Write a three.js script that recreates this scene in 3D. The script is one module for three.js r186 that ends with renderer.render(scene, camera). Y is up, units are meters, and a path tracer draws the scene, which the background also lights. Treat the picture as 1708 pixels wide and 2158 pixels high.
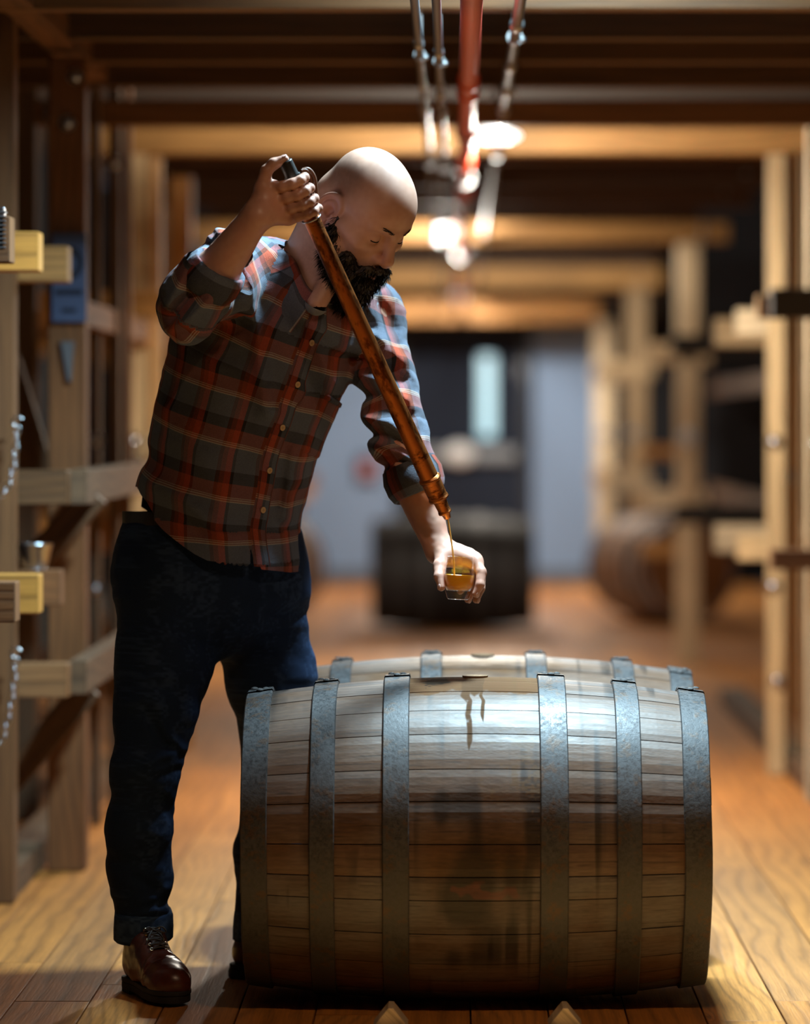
import * as THREE from 'three';
import { RoundedBoxGeometry } from 'three/addons/geometries/RoundedBoxGeometry.js';
import { mergeGeometries } from 'three/addons/utils/BufferGeometryUtils.js';
import { RectAreaLightUniformsLib } from 'three/addons/lights/RectAreaLightUniformsLib.js';

// ---------------------------------------------------------------- camera, exposure, lights
const W = 1708, H = 2158, FOCAL = 8376, EYE = 1.15;      // focal length in pixels, eye height in metres
const PX = 960, PY = 897;                                // where the corridor's vanishing point falls
const renderer = new THREE.WebGLRenderer({ antialias: true });
renderer.toneMapping = THREE.LinearToneMapping;
renderer.toneMappingExposure = 1.0;
renderer.shadowMap.enabled = true;
RectAreaLightUniformsLib.init();
const scene = new THREE.Scene();
scene.background = new THREE.Color(0x000000);
const camera = new THREE.PerspectiveCamera(2 * Math.atan(H / 2 / FOCAL) * 180 / Math.PI, W / H, 0.5, 60);
camera.position.set(0, EYE, 0);
camera.setViewOffset(W, H, W / 2 - PX, H / 2 - PY, W, H);
camera.focus = 7.9;
camera.userData.fStop = 1.75;
scene.add(camera);

const KEY = { x: 0.3, y: 2.72, d: 8.22, power: 78, size: 0.3, color: new THREE.Color().setRGB(0.56, 0.84, 1.0) };   // cool shaded lamp over the barrels
const BULBS = [                                            // bare bulbs under the ceiling beams farther down the aisle
  { x: 0.125, y: 2.043, d: 12.25, glow: 8.5, down: 15 },
  { x: -0.05, y: 2.045, d: 18.55, glow: 11, down: 13 },
  { x: 0.06, y: 2.205, d: 23.5, glow: 11, down: 0 },
  { x: 0.02, y: 2.12, d: 27.0, glow: 4.5, down: 34 },
];
const WARM = new THREE.Color().setRGB(1.0, 0.93, 0.8);
const FILL_BULB = { x: 0.3, y: 2.38, d: 6.1, glow: 3.1, color: new THREE.Color().setRGB(1.0, 0.66, 0.4) };    // unseen warm fill bulb, added to brighten the shaded fronts

// ---------------------------------------------------------------- helpers
const V = (x, y, z) => new THREE.Vector3(x, y, z);
const at = (x, y, d) => V((x - PX) / FOCAL * d, EYE - (y - PY) / FOCAL * d, -d);   // a pixel of the photograph at a depth
function rngOf(seed) { let s = seed >>> 0; return () => { s = (s + 0x6d2b79f5) | 0; let t = Math.imul(s ^ (s >>> 15), 1 | s); t = (t + Math.imul(t ^ (t >>> 7), 61 | t)) ^ t; return ((t ^ (t >>> 14)) >>> 0) / 4294967296; }; }
const rand = rngOf(7);
const rr = (a, b) => a + (b - a) * rand();
const clamp = (x, a, b) => Math.min(b, Math.max(a, x));
const lerp = (a, b, t) => a + (b - a) * t;
const sstep = (a, b, x) => { const t = clamp((x - a) / (b - a), 0, 1); return t * t * (3 - 2 * t); };
const hash = (x, y, z) => { let h = (Math.imul(x | 0, 374761393) + Math.imul(y | 0, 668265263) + Math.imul(z | 0, 2147483647 ^ 0x5bd1e995)) | 0; h = Math.imul(h ^ (h >>> 13), 1274126177); return ((h ^ (h >>> 16)) >>> 0) / 4294967296; };
const fade = (t) => t * t * (3 - 2 * t);
function noise2(x, y, px, py, s) {                         // value noise that repeats after px, py cells
  const x0 = Math.floor(x), y0 = Math.floor(y), fx = fade(x - x0), fy = fade(y - y0);
  const m = (a, p) => ((a % p) + p) % p;
  const a = hash(m(x0, px), m(y0, py), s), b = hash(m(x0 + 1, px), m(y0, py), s), c = hash(m(x0, px), m(y0 + 1, py), s), d = hash(m(x0 + 1, px), m(y0 + 1, py), s);
  return lerp(lerp(a, b, fx), lerp(c, d, fx), fy);
}
function noise3(x, y, z) {
  const x0 = Math.floor(x), y0 = Math.floor(y), z0 = Math.floor(z), fx = fade(x - x0), fy = fade(y - y0), fz = fade(z - z0);
  const c = (i, j, k) => hash(x0 + i, y0 + j, (z0 + k) * 57 + 11);
  return lerp(lerp(lerp(c(0, 0, 0), c(1, 0, 0), fx), lerp(c(0, 1, 0), c(1, 1, 0), fx), fy), lerp(lerp(c(0, 0, 1), c(1, 0, 1), fx), lerp(c(0, 1, 1), c(1, 1, 1), fx), fy), fz) * 2 - 1;
}
function makeTexture(w, h, fn, srgb = false, repeat = true) {  // fn(u, v) -> [r, g, b] in 0..1
  const data = new Uint8Array(w * h * 4);
  for (let j = 0; j < h; j++) for (let i = 0; i < w; i++) {
    const c = fn((i + 0.5) / w, (j + 0.5) / h, i, j), o = (j * w + i) * 4;
    data[o] = clamp(c[0], 0, 1) * 255; data[o + 1] = clamp(c[1], 0, 1) * 255; data[o + 2] = clamp(c[2], 0, 1) * 255; data[o + 3] = 255;
  }
  const t = new THREE.DataTexture(data, w, h);
  t.magFilter = THREE.LinearFilter; t.minFilter = THREE.LinearMipmapLinearFilter; t.generateMipmaps = true;
  if (repeat) t.wrapS = t.wrapT = THREE.RepeatWrapping;
  if (srgb) t.colorSpace = THREE.SRGBColorSpace;
  t.needsUpdate = true;
  return t;
}
const used = new Map();
function numbered(name) { const n = used.get(name) ?? 0; used.set(name, n + 1); return n ? `${name}_${String(n).padStart(3, '0')}` : name; }
function part(name, geo, mat, parent, label) {
  const m = new THREE.Mesh(geo, mat); m.name = numbered(name); m.castShadow = m.receiveShadow = true;
  (parent ?? scene).add(m);
  if (label) m.userData.label = label;
  return m;
}
function thing(name, label, category, pos = V(0, 0, 0), turn = 0, group) {
  const o = new THREE.Group(); o.name = numbered(name); o.position.copy(pos); o.rotation.y = turn; scene.add(o);
  o.userData = { label, category }; if (group) o.userData.group = group;
  return o;
}
function tag(o, label, category, group) { o.userData.label = label; o.userData.category = category; if (group) o.userData.group = group; return o; }
function structure(name, geo, mat, label) { const m = part(name, geo, mat); m.userData.kind = 'structure'; if (label) m.userData.label = label; return m; }
const moved = (g, x, y, z) => g.translate(x, y, z);
function merge(list) { return mergeGeometries(list.map((g) => { const h = g.index ? g.toNonIndexed() : g.clone(); for (const k of Object.keys(h.attributes)) if (!['position', 'normal', 'uv'].includes(k)) h.deleteAttribute(k); return h; })); }
function board(lx, ly, lz, r = 0.004, u0 = rand() * 7, v0 = rand() * 7) {   // a timber with eased edges; uv in metres, u along its length
  const g = new RoundedBoxGeometry(lx, ly, lz, 1, Math.min(r, lx / 3, ly / 3, lz / 3));
  const p = g.attributes.position, n = g.attributes.normal, uv = g.attributes.uv, L = [lx, ly, lz], long = L.indexOf(Math.max(...L));
  for (let i = 0; i < p.count; i++) {
    const a = [p.getX(i), p.getY(i), p.getZ(i)], m = [Math.abs(n.getX(i)), Math.abs(n.getY(i)), Math.abs(n.getZ(i))], top = m.indexOf(Math.max(...m));
    const rest = [0, 1, 2].filter((k) => k !== top), k = rest.includes(long) ? long : rest[0], o = rest.find((q) => q !== k);
    uv.setXY(i, u0 + a[k] * (top === long ? 0.3 : 1), v0 + a[o] + top * 0.37);
  }
  return g;
}
function tube(points, radius, seg = 24, radial = 10, closed = false) { return new THREE.TubeGeometry(new THREE.CatmullRomCurve3(points, closed), seg, radius, radial, closed); }
function lathe(profile, seg = 48) { return new THREE.LatheGeometry(profile.map(([r, y]) => new THREE.Vector2(r, y)), seg); }
function alongAxis(g, a, b) { g.applyQuaternion(new THREE.Quaternion().setFromUnitVectors(V(0, 1, 0), b.clone().sub(a).normalize())); return g.translate(a.x, a.y, a.z); }  // +y of g along a -> b, base at a
// --- distance fields, meshed by surface nets
function cone(p, b) {                                     // a tapered capsule
  const ax = p[0] - b.a.x, ay = p[1] - b.a.y, az = p[2] - b.a.z, bx = b.b.x - b.a.x, by = b.b.y - b.a.y, bz = b.b.z - b.a.z;
  const t = clamp((ax * bx + ay * by + az * bz) / (bx * bx + by * by + bz * bz + 1e-12), 0, 1);
  const x = ax - bx * t, y = ay - by * t, z = az - bz * t;
  return Math.sqrt(x * x + y * y + z * z) - (b.ra + (b.rb - b.ra) * t);
}
const B = (a, b, ra, rb = ra) => ({ a, b, ra, rb });
const smin = (a, b, k) => { const h = Math.max(k - Math.abs(a - b), 0) / k; return Math.min(a, b) - h * h * k * 0.25; };
const smax = (a, b, k) => -smin(-a, -b, k);
const ell = (x, y, z, a, b, c) => { const k0 = Math.sqrt((x / a) ** 2 + (y / b) ** 2 + (z / c) ** 2), k1 = Math.sqrt((x / a / a) ** 2 + (y / b / b) ** 2 + (z / c / c) ** 2); return k1 < 1e-9 ? -Math.min(a, b, c) : k0 * (k0 - 1) / k1; };
function surfaceNets(f, lo, hi, h, slack = 1.3) {
  const n = [0, 1, 2].map((k) => Math.ceil((hi[k] - lo[k]) / h) + 1), [nx, ny, nz] = n, S = 6, val = new Float32Array(nx * ny * nz).fill(1);
  for (let bz = 0; bz < nz; bz += S) for (let by = 0; by < ny; by += S) for (let bx = 0; bx < nx; bx += S) {
    const c = f([lo[0] + (bx + S / 2) * h, lo[1] + (by + S / 2) * h, lo[2] + (bz + S / 2) * h]), far = Math.abs(c) > S * h * 0.9 * slack + 2 * h;
    for (let z = bz; z < Math.min(bz + S, nz); z++) for (let y = by; y < Math.min(by + S, ny); y++) for (let x = bx; x < Math.min(bx + S, nx); x++)
      val[(z * ny + y) * nx + x] = far ? c : f([lo[0] + x * h, lo[1] + y * h, lo[2] + z * h]);
  }
  const id = new Int32Array(nx * ny * nz).fill(-1), pos = [], idx = [];
  const at3 = (x, y, z) => val[(z * ny + y) * nx + x];
  for (let z = 0; z < nz - 1; z++) for (let y = 0; y < ny - 1; y++) for (let x = 0; x < nx - 1; x++) {
    let mask = 0; const v = [];
    for (let k = 0; k < 8; k++) { const q = at3(x + (k & 1), y + ((k >> 1) & 1), z + (k >> 2)); v.push(q); if (q < 0) mask |= 1 << k; }
    if (mask === 0 || mask === 255) continue;
    let sx = 0, sy = 0, sz = 0, cnt = 0;
    for (let a = 0; a < 8; a++) for (const bit of [1, 2, 4]) if (!(a & bit)) {
      const b = a | bit; if ((v[a] < 0) === (v[b] < 0)) continue;
      const t = v[a] / (v[a] - v[b]);
      sx += (a & 1) + (bit === 1 ? t : 0); sy += ((a >> 1) & 1) + (bit === 2 ? t : 0); sz += (a >> 2) + (bit === 4 ? t : 0); cnt++;
    }
    id[(z * ny + y) * nx + x] = pos.length / 3;
    pos.push(lo[0] + (x + sx / cnt) * h, lo[1] + (y + sy / cnt) * h, lo[2] + (z + sz / cnt) * h);
  }
  const quad = (a, b, c, d, flip) => { if (a < 0 || b < 0 || c < 0 || d < 0) return; flip ? idx.push(a, c, b, a, d, c) : idx.push(a, b, c, a, c, d); };
  const I = (x, y, z) => id[(z * ny + y) * nx + x];
  for (let z = 1; z < nz - 1; z++) for (let y = 1; y < ny - 1; y++) for (let x = 1; x < nx - 1; x++) {
    const s = at3(x, y, z) < 0;
    if (s !== at3(x + 1, y, z) < 0) quad(I(x, y - 1, z - 1), I(x, y, z - 1), I(x, y, z), I(x, y - 1, z), !s);
    if (s !== at3(x, y + 1, z) < 0) quad(I(x - 1, y, z - 1), I(x - 1, y, z), I(x, y, z), I(x, y, z - 1), !s);
    if (s !== at3(x, y, z + 1) < 0) quad(I(x - 1, y - 1, z), I(x, y - 1, z), I(x, y, z), I(x - 1, y, z), !s);
  }
  const g = new THREE.BufferGeometry(), P = new Float32Array(pos), N = new Float32Array(pos.length), e = h * 0.5;
  for (let i = 0; i < P.length; i += 3) {
    const x = P[i], y = P[i + 1], z = P[i + 2];
    const gx = f([x + e, y, z]) - f([x - e, y, z]), gy = f([x, y + e, z]) - f([x, y - e, z]), gz = f([x, y, z + e]) - f([x, y, z - e]), l = Math.hypot(gx, gy, gz) || 1;
    N[i] = gx / l; N[i + 1] = gy / l; N[i + 2] = gz / l;
  }
  g.setAttribute('position', new THREE.BufferAttribute(P, 3)); g.setAttribute('normal', new THREE.BufferAttribute(N, 3)); g.setIndex(idx);
  return g;
}
function clipGeo(geo, g) {                                 // keeps what lies where g(point) <= 0, with a clean edge
  const p = Array.from(geo.attributes.position.array), n = Array.from(geo.attributes.normal.array), ix = geo.index.array, out = [], val = [], cache = new Map();
  for (let i = 0; i < p.length; i += 3) val.push(g([p[i], p[i + 1], p[i + 2]]));
  const cut = (a, b) => {
    const key = a < b ? a + '_' + b : b + '_' + a; if (cache.has(key)) return cache.get(key);
    const t = val[a] / (val[a] - val[b]), k = p.length / 3;
    for (let c = 0; c < 3; c++) { p.push(lerp(p[a * 3 + c], p[b * 3 + c], t)); n.push(lerp(n[a * 3 + c], n[b * 3 + c], t)); }
    cache.set(key, k); return k;
  };
  for (let i = 0; i < ix.length; i += 3) {
    const poly = [];
    for (let k = 0; k < 3; k++) { const a = ix[i + k], b = ix[i + (k + 1) % 3]; if (val[a] <= 0) poly.push(a); if ((val[a] <= 0) !== (val[b] <= 0)) poly.push(cut(a, b)); }
    for (let k = 1; k + 1 < poly.length; k++) out.push(poly[0], poly[k], poly[k + 1]);
  }
  const r = new THREE.BufferGeometry();
  r.setAttribute('position', new THREE.Float32BufferAttribute(p, 3)); r.setAttribute('normal', new THREE.Float32BufferAttribute(n, 3)); r.setIndex(out);
  return compact(r);
}
function compact(g) {                                      // drops vertices that no triangle uses
  const ix = g.index.array, map = new Int32Array(g.attributes.position.count).fill(-1), list = [], idx = new Array(ix.length);
  for (let i = 0; i < ix.length; i++) { if (map[ix[i]] < 0) { map[ix[i]] = list.length; list.push(ix[i]); } idx[i] = map[ix[i]]; }
  const r = new THREE.BufferGeometry();
  for (const [k, a] of Object.entries(g.attributes)) { const d = new Float32Array(list.length * a.itemSize); list.forEach((v, i) => { for (let c = 0; c < a.itemSize; c++) d[i * a.itemSize + c] = a.array[v * a.itemSize + c]; }); r.setAttribute(k, new THREE.BufferAttribute(d, a.itemSize)); }
  r.setIndex(idx); return r;
}
function pick(g, keep) { const ix = g.index.array, P = g.attributes.position.array, out = []; for (let i = 0; i < ix.length; i += 3) { const c = [0, 1, 2].map((k) => (P[ix[i] * 3 + k] + P[ix[i + 1] * 3 + k] + P[ix[i + 2] * 3 + k]) / 3); if (keep(c)) out.push(ix[i], ix[i + 1], ix[i + 2]); } const r = new THREE.BufferGeometry(); for (const k in g.attributes) r.setAttribute(k, g.attributes[k]); r.setIndex(out); return compact(r); }
function uvBy(g, fn) { const P = g.attributes.position.array, N = g.attributes.normal.array, uv = new Float32Array(P.length / 3 * 2); for (let i = 0; i < P.length / 3; i++) { const q = fn([P[i * 3], P[i * 3 + 1], P[i * 3 + 2]], [N[i * 3], N[i * 3 + 1], N[i * 3 + 2]]); uv[i * 2] = q[0]; uv[i * 2 + 1] = q[1]; } g.setAttribute('uv', new THREE.BufferAttribute(uv, 2)); return g; }
function colorBy(g, fn) { const P = g.attributes.position.array, c = new Float32Array(P.length); for (let i = 0; i < P.length; i += 3) { const q = fn([P[i], P[i + 1], P[i + 2]]); c[i] = q[0]; c[i + 1] = q[1]; c[i + 2] = q[2]; } g.setAttribute('color', new THREE.BufferAttribute(c, 3)); return g; }
function gridGeo(nu, nv, fn, uvf) {                        // a sheet fn(u, v) -> Vector3 for u, v in 0..1
  const p = [], uv = [], ix = [];
  for (let j = 0; j <= nv; j++) for (let i = 0; i <= nu; i++) { const q = fn(i / nu, j / nv); p.push(q.x, q.y, q.z); const t = uvf ? uvf(i / nu, j / nv) : [i / nu, j / nv]; uv.push(t[0], t[1]); }
  for (let j = 0; j < nv; j++) for (let i = 0; i < nu; i++) { const a = j * (nu + 1) + i, b = a + 1, c = a + nu + 1, d = c + 1; ix.push(a, b, d, a, d, c); }
  const g = new THREE.BufferGeometry();
  g.setAttribute('position', new THREE.Float32BufferAttribute(p, 3)); g.setAttribute('uv', new THREE.Float32BufferAttribute(uv, 2)); g.setIndex(ix); g.computeVertexNormals();
  return g;
}

// ---------------------------------------------------------------- materials
const grainFn = (seed, ringN, knots) => (u, v) => {
  let warp = noise2(u * 3, v * 4, 3, 4, seed) * 1.6 + noise2(u * 7, v * 9, 7, 9, seed + 1) * 0.5, dark = 0;
  for (const [ku, kv, r] of knots) { let du = Math.abs(u - ku), dv = Math.abs(v - kv); du = Math.min(du, 1 - du); dv = Math.min(dv, 1 - dv); const d = Math.hypot(du * 1.2, dv * 2) / r; warp += Math.exp(-d * d) * 1.3; dark += Math.exp(-d * d * 7) * 0.5; }
  const ring = 0.5 + 0.5 * Math.sin((v * ringN + warp) * 2 * Math.PI);
  const fibre = noise2(u * 10, v * 150, 10, 150, seed + 3) * 0.6 + noise2(u * 40, v * 256, 40, 256, seed + 4) * 0.4;
  const patch = noise2(u * 4, v * 5, 4, 5, seed + 7) * 0.6 + noise2(u * 11, v * 13, 11, 13, seed + 8) * 0.4;
  return clamp(1 - 0.22 * ring ** 3 - 0.3 * (1 - fibre) - 0.28 * (1 - patch) - dark, 0.05, 1);
};
const grainTex = [0, 1, 2].map((k) => makeTexture(512, 512, ((f) => (u, v) => { const g = f(u, v); return [g, g * (0.93 + 0.05 * g), g * (0.86 + 0.1 * g)]; })(grainFn(11 + k * 20, 9 + k * 4, k === 1 ? [[0.3, 0.4, 0.07], [0.75, 0.8, 0.05]] : k === 2 ? [[0.6, 0.25, 0.06]] : []))));
for (const t of grainTex) t.repeat.set(0.8, 2.2);
const wood = (r, g, b, k = 0, rough = 0.62, bump = 0.0012) => new THREE.MeshStandardMaterial({ color: new THREE.Color().setRGB(r, g, b), map: grainTex[k], bumpMap: grainTex[k], bumpScale: bump, roughness: rough });
const std = (r, g, b, rough = 0.6, metal = 0, more = {}) => new THREE.MeshStandardMaterial({ color: new THREE.Color().setRGB(r, g, b), roughness: rough, metalness: metal, ...more });
const amberWoods = [wood(0.68, 0.33, 0.085, 0), wood(0.62, 0.29, 0.07, 1), wood(0.74, 0.38, 0.11, 2)];
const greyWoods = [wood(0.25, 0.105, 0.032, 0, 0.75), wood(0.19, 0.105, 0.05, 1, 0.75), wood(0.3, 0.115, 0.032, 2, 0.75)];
const yellowWood = wood(0.82, 0.37, 0.065, 0, 0.6);
const floorWoods = [wood(0.8, 0.31, 0.06, 0, 0.5), wood(0.72, 0.27, 0.05, 1, 0.5), wood(0.85, 0.35, 0.08, 2, 0.5), wood(0.64, 0.26, 0.06, 0, 0.55)];
const speck = makeTexture(512, 512, (u, v) => { const a = noise2(u * 60, v * 60, 60, 60, 5), b = noise2(u * 16, v * 16, 16, 16, 6), c = noise2(u * 180, v * 180, 180, 180, 8), rust = sstep(0.55, 0.85, b * 0.6 + a * 0.4), s = 0.55 + 0.3 * a + 0.25 * (c - 0.5); return [s * lerp(1, 1.15, rust), s * lerp(1, 0.78, rust), s * lerp(1, 0.55, rust)]; });
const hoopSteel = new THREE.MeshStandardMaterial({ color: new THREE.Color().setRGB(0.105, 0.1, 0.1), map: speck, roughnessMap: speck, roughness: 0.8, metalness: 0.35, bumpMap: speck, bumpScale: 0.0005 });
const steel = std(0.55, 0.56, 0.58, 0.28, 1), darkSteel = std(0.2, 0.2, 0.21, 0.45, 0.9), galvanized = std(0.42, 0.43, 0.44, 0.35, 0.9);
const wallPaint = std(0.25, 0.36, 0.56, 0.8, 0, { bumpMap: speck, bumpScale: 0.001 });
const darkPaint = std(0.05, 0.045, 0.04, 0.9);

// ---------------------------------------------------------------- the room
const BACK = 28.9, HALF = 2.7, CEIL = 2.95, REAR = -2.0;   // distances from the camera, half width, height
{
  const long = BACK - REAR, mid = -(BACK + REAR) / 2;
  const floor = structure('floor', moved(new THREE.BoxGeometry(2 * HALF + 0.4, 0.2, long + 0.4), 0, -0.125, mid), darkPaint);
  // planks run down the aisle; rows of the same width with staggered butt joints
  const rows = 28, pw = 0.152, lens = [2.4, 3.0, 3.6], geos = {};
  for (const L of lens) geos[L] = [0, 1, 2].map((k) => board(pw - 0.0025, 0.025, L - 0.002, 0.0015, k * 1.7 + L, k * 0.31 + L));
  for (let r = 0; r < rows; r++) {
    const x = (r - rows / 2 + 0.5) * pw + 0.03; let d = 3.5 - rr(0, 2.2);
    for (let k = 0; d < BACK; k++) {
      const L = lens[(r * 5 + k * 3 + (rand() * 3 | 0)) % 3], end = Math.min(d + L, BACK);
      if (d + L > BACK + 0.9) { const p = part('floor_plank', board(pw - 0.0025, 0.025, end - d, 0.0015), floorWoods[(r + k) % 4], floor); p.position.set(x, -0.0125, -(d + end) / 2); break; }
      const p = part('floor_plank', geos[L][(r * 7 + k) % 3], floorWoods[(r * 3 + k * 5 + (rand() * 4 | 0)) % 4], floor);
      p.position.set(x, -0.0125 + rr(-0.0006, 0.0006), -(d + L / 2)); if (rand() < 0.5) p.rotation.y = Math.PI;
      d += L;
    }
  }
  structure('ceiling', moved(new THREE.BoxGeometry(2 * HALF + 0.4, 0.15, long + 0.4), 0, CEIL + 0.075, mid), std(0.1, 0.06, 0.03, 0.9));
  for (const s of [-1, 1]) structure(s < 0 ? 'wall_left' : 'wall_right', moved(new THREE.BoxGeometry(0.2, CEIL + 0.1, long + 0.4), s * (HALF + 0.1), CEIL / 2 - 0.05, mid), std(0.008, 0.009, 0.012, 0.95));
  structure('wall_rear', moved(new THREE.BoxGeometry(2 * HALF + 0.4, CEIL + 0.1, 0.2), 0, CEIL / 2 - 0.05, -REAR + 0.1), std(0.16, 0.1, 0.05, 0.9));
  structure('wall_back', moved(new THREE.BoxGeometry(2 * HALF + 0.4, CEIL + 0.1, 0.2), 0, CEIL / 2 - 0.05, -BACK - 0.1), wallPaint);
  for (const s of [-1, 1]) structure(s < 0 ? 'trim_1' : 'trim_2', moved(board(1.55, 2.9, 0.04, 0.003), s * 1.9, 1.46, -BACK + 0.021), std(0.012, 0.013, 0.017, 0.9));  // added dark boards, standing in for shade over the lit end wall
  // the door in the end wall
  const door = new THREE.Group(); door.name = 'door_1'; door.userData = { kind: 'structure', label: 'dark navy door at the end of the aisle with a tall narrow window' }; door.position.set(0.06, 0, -BACK + 0.03); scene.add(door);
  const navy = std(0.006, 0.012, 0.03, 0.85), frameM = std(0.012, 0.017, 0.03, 0.5);
  for (const s of [-1, 1]) part('door_frame', moved(board(0.07, 1.92, 0.1, 0.006), s * 0.455, 0.96, 0), frameM, door);
  part('door_frame', moved(board(0.98, 0.07, 0.1, 0.006), 0, 1.885, 0), frameM, door);
  // slab with a real slot for the pane
  const sx0 = 0.115, sx1 = 0.225, sy0 = 1.07, sy1 = 1.66;
  const slab = merge([moved(new THREE.BoxGeometry(0.42 + sx0, 1.83, 0.045), (sx0 - 0.42) / 2, 0.925, 0), moved(new THREE.BoxGeometry(0.42 - sx1, 1.83, 0.045), (sx1 + 0.42) / 2, 0.925, 0), moved(new THREE.BoxGeometry(sx1 - sx0, 1.84 - sy1, 0.045), (sx0 + sx1) / 2, (sy1 + 1.84) / 2, 0), moved(new THREE.BoxGeometry(sx1 - sx0, sy0 - 0.01, 0.045), (sx0 + sx1) / 2, sy0 / 2, 0)]);
  part('door_panel', slab, navy, door);
  part('window_pane', moved(new THREE.BoxGeometry(sx1 - sx0, sy1 - sy0, 0.012), (sx0 + sx1) / 2, (sy0 + sy1) / 2, -0.005), new THREE.MeshStandardMaterial({ color: 0x9fc4d2, emissive: new THREE.Color().setRGB(0.36, 0.58, 0.68), emissiveIntensity: 1.15, roughness: 0.2 }), door, 'tall narrow lit window pane');
  part('push_bar', moved(board(0.78, 0.1, 0.07, 0.02), 0.0, 0.94, 0.06), std(0.24, 0.26, 0.29, 0.4, 0.3), door, 'grey push bar across the door');
  part('painted_glint', new THREE.SphereGeometry(1, 24, 16).scale(0.1, 0.075, 0.05).translate(-0.03, 0.945, 0.09), std(0.93, 0.95, 0.97, 0.3), door, 'pale rounded painted lamp glint on the push bar');  // white form on the push bar, standing in for a lamp reflection
  part('hinge', moved(board(0.02, 0.12, 0.03, 0.004), 0.42, 1.55, 0.03), steel, door);
  part('hinge', moved(board(0.02, 0.12, 0.03, 0.004), 0.42, 0.3, 0.03), steel, door);
  const paneLight = new THREE.RectAreaLight(new THREE.Color().setRGB(0.6, 0.85, 1), 3, sx1 - sx0, sy1 - sy0); paneLight.position.set(0.06 + (sx0 + sx1) / 2, (sy0 + sy1) / 2, -BACK + 0.062); paneLight.lookAt(0.24, 1.3, 0); scene.add(paneLight);
  structure('baseboard_back', moved(board(4.2, 0.1, 0.03, 0.006), 0, 0.05, -BACK + 0.015), std(0.12, 0.13, 0.15, 0.6));
  // fire alarm pull station left of the door
  const al = thing('fire_alarm', 'small red fire alarm box on the end wall left of the navy door', 'fire alarm', V(-0.64, 0.83, -BACK));
  part('back_plate', moved(board(0.15, 0.2, 0.03, 0.008), 0, 0, 0.018), std(0.03, 0.03, 0.035, 0.5), al);
  part('cover', moved(board(0.1, 0.12, 0.04, 0.01), 0, 0, 0.05), std(0.45, 0.03, 0.02, 0.4), al, 'red cover');
  part('pull_handle', moved(board(0.07, 0.02, 0.03, 0.006), 0, -0.01, 0.08), std(0.8, 0.8, 0.8, 0.4), al, 'white handle');
}

// ---------------------------------------------------------------- beams under the ceiling
function beam(d, bottom, height, deep, mat, label, x0 = -1.32, x1 = 1.32) {
  const o = thing('ceiling_beam', label, 'beam', V((x0 + x1) / 2, bottom, -d));
  part('timber', moved(board(x1 - x0, height, deep, 0.006), 0, height / 2, 0), mat, o);
  for (const s of [-1, 1]) for (const k of [0.3, 0.7]) part('bolt_head', new THREE.CylinderGeometry(0.011, 0.011, 0.01, 6).rotateX(Math.PI / 2).translate(s * ((x1 - x0) / 2 - 0.13), height * k, deep / 2 + 0.004), galvanized, o);
  return o;
}
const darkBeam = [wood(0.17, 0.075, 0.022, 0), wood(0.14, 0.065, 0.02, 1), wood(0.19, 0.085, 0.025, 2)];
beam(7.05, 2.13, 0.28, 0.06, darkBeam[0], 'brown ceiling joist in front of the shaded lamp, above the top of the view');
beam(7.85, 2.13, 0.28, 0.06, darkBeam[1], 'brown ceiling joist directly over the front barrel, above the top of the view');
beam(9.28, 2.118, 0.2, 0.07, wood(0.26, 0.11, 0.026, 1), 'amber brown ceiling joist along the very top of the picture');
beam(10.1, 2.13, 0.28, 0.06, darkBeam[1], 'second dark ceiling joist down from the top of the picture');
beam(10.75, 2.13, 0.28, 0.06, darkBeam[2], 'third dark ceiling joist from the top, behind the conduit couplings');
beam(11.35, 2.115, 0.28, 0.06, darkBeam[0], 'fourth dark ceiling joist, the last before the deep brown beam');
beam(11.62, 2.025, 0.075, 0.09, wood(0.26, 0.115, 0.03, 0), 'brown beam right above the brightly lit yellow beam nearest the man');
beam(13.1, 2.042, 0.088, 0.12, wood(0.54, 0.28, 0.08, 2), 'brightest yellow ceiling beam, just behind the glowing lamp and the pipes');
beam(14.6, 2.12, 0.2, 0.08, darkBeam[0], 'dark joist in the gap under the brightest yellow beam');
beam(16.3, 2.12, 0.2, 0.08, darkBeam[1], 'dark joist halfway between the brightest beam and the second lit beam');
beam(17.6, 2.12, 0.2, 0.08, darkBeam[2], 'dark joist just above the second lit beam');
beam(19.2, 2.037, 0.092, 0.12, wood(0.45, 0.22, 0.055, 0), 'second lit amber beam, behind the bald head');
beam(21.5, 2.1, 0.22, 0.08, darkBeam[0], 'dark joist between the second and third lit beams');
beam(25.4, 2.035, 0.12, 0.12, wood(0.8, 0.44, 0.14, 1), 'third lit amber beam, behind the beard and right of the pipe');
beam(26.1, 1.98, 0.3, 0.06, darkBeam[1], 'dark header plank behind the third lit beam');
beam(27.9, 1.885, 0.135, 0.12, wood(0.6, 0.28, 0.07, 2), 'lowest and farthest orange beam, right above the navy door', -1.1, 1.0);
beam(28.6, 1.9, 1.0, 0.05, std(0.03, 0.022, 0.016, 0.9), 'dark boarded bulkhead over the navy door', -1.5, 1.5);

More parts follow.
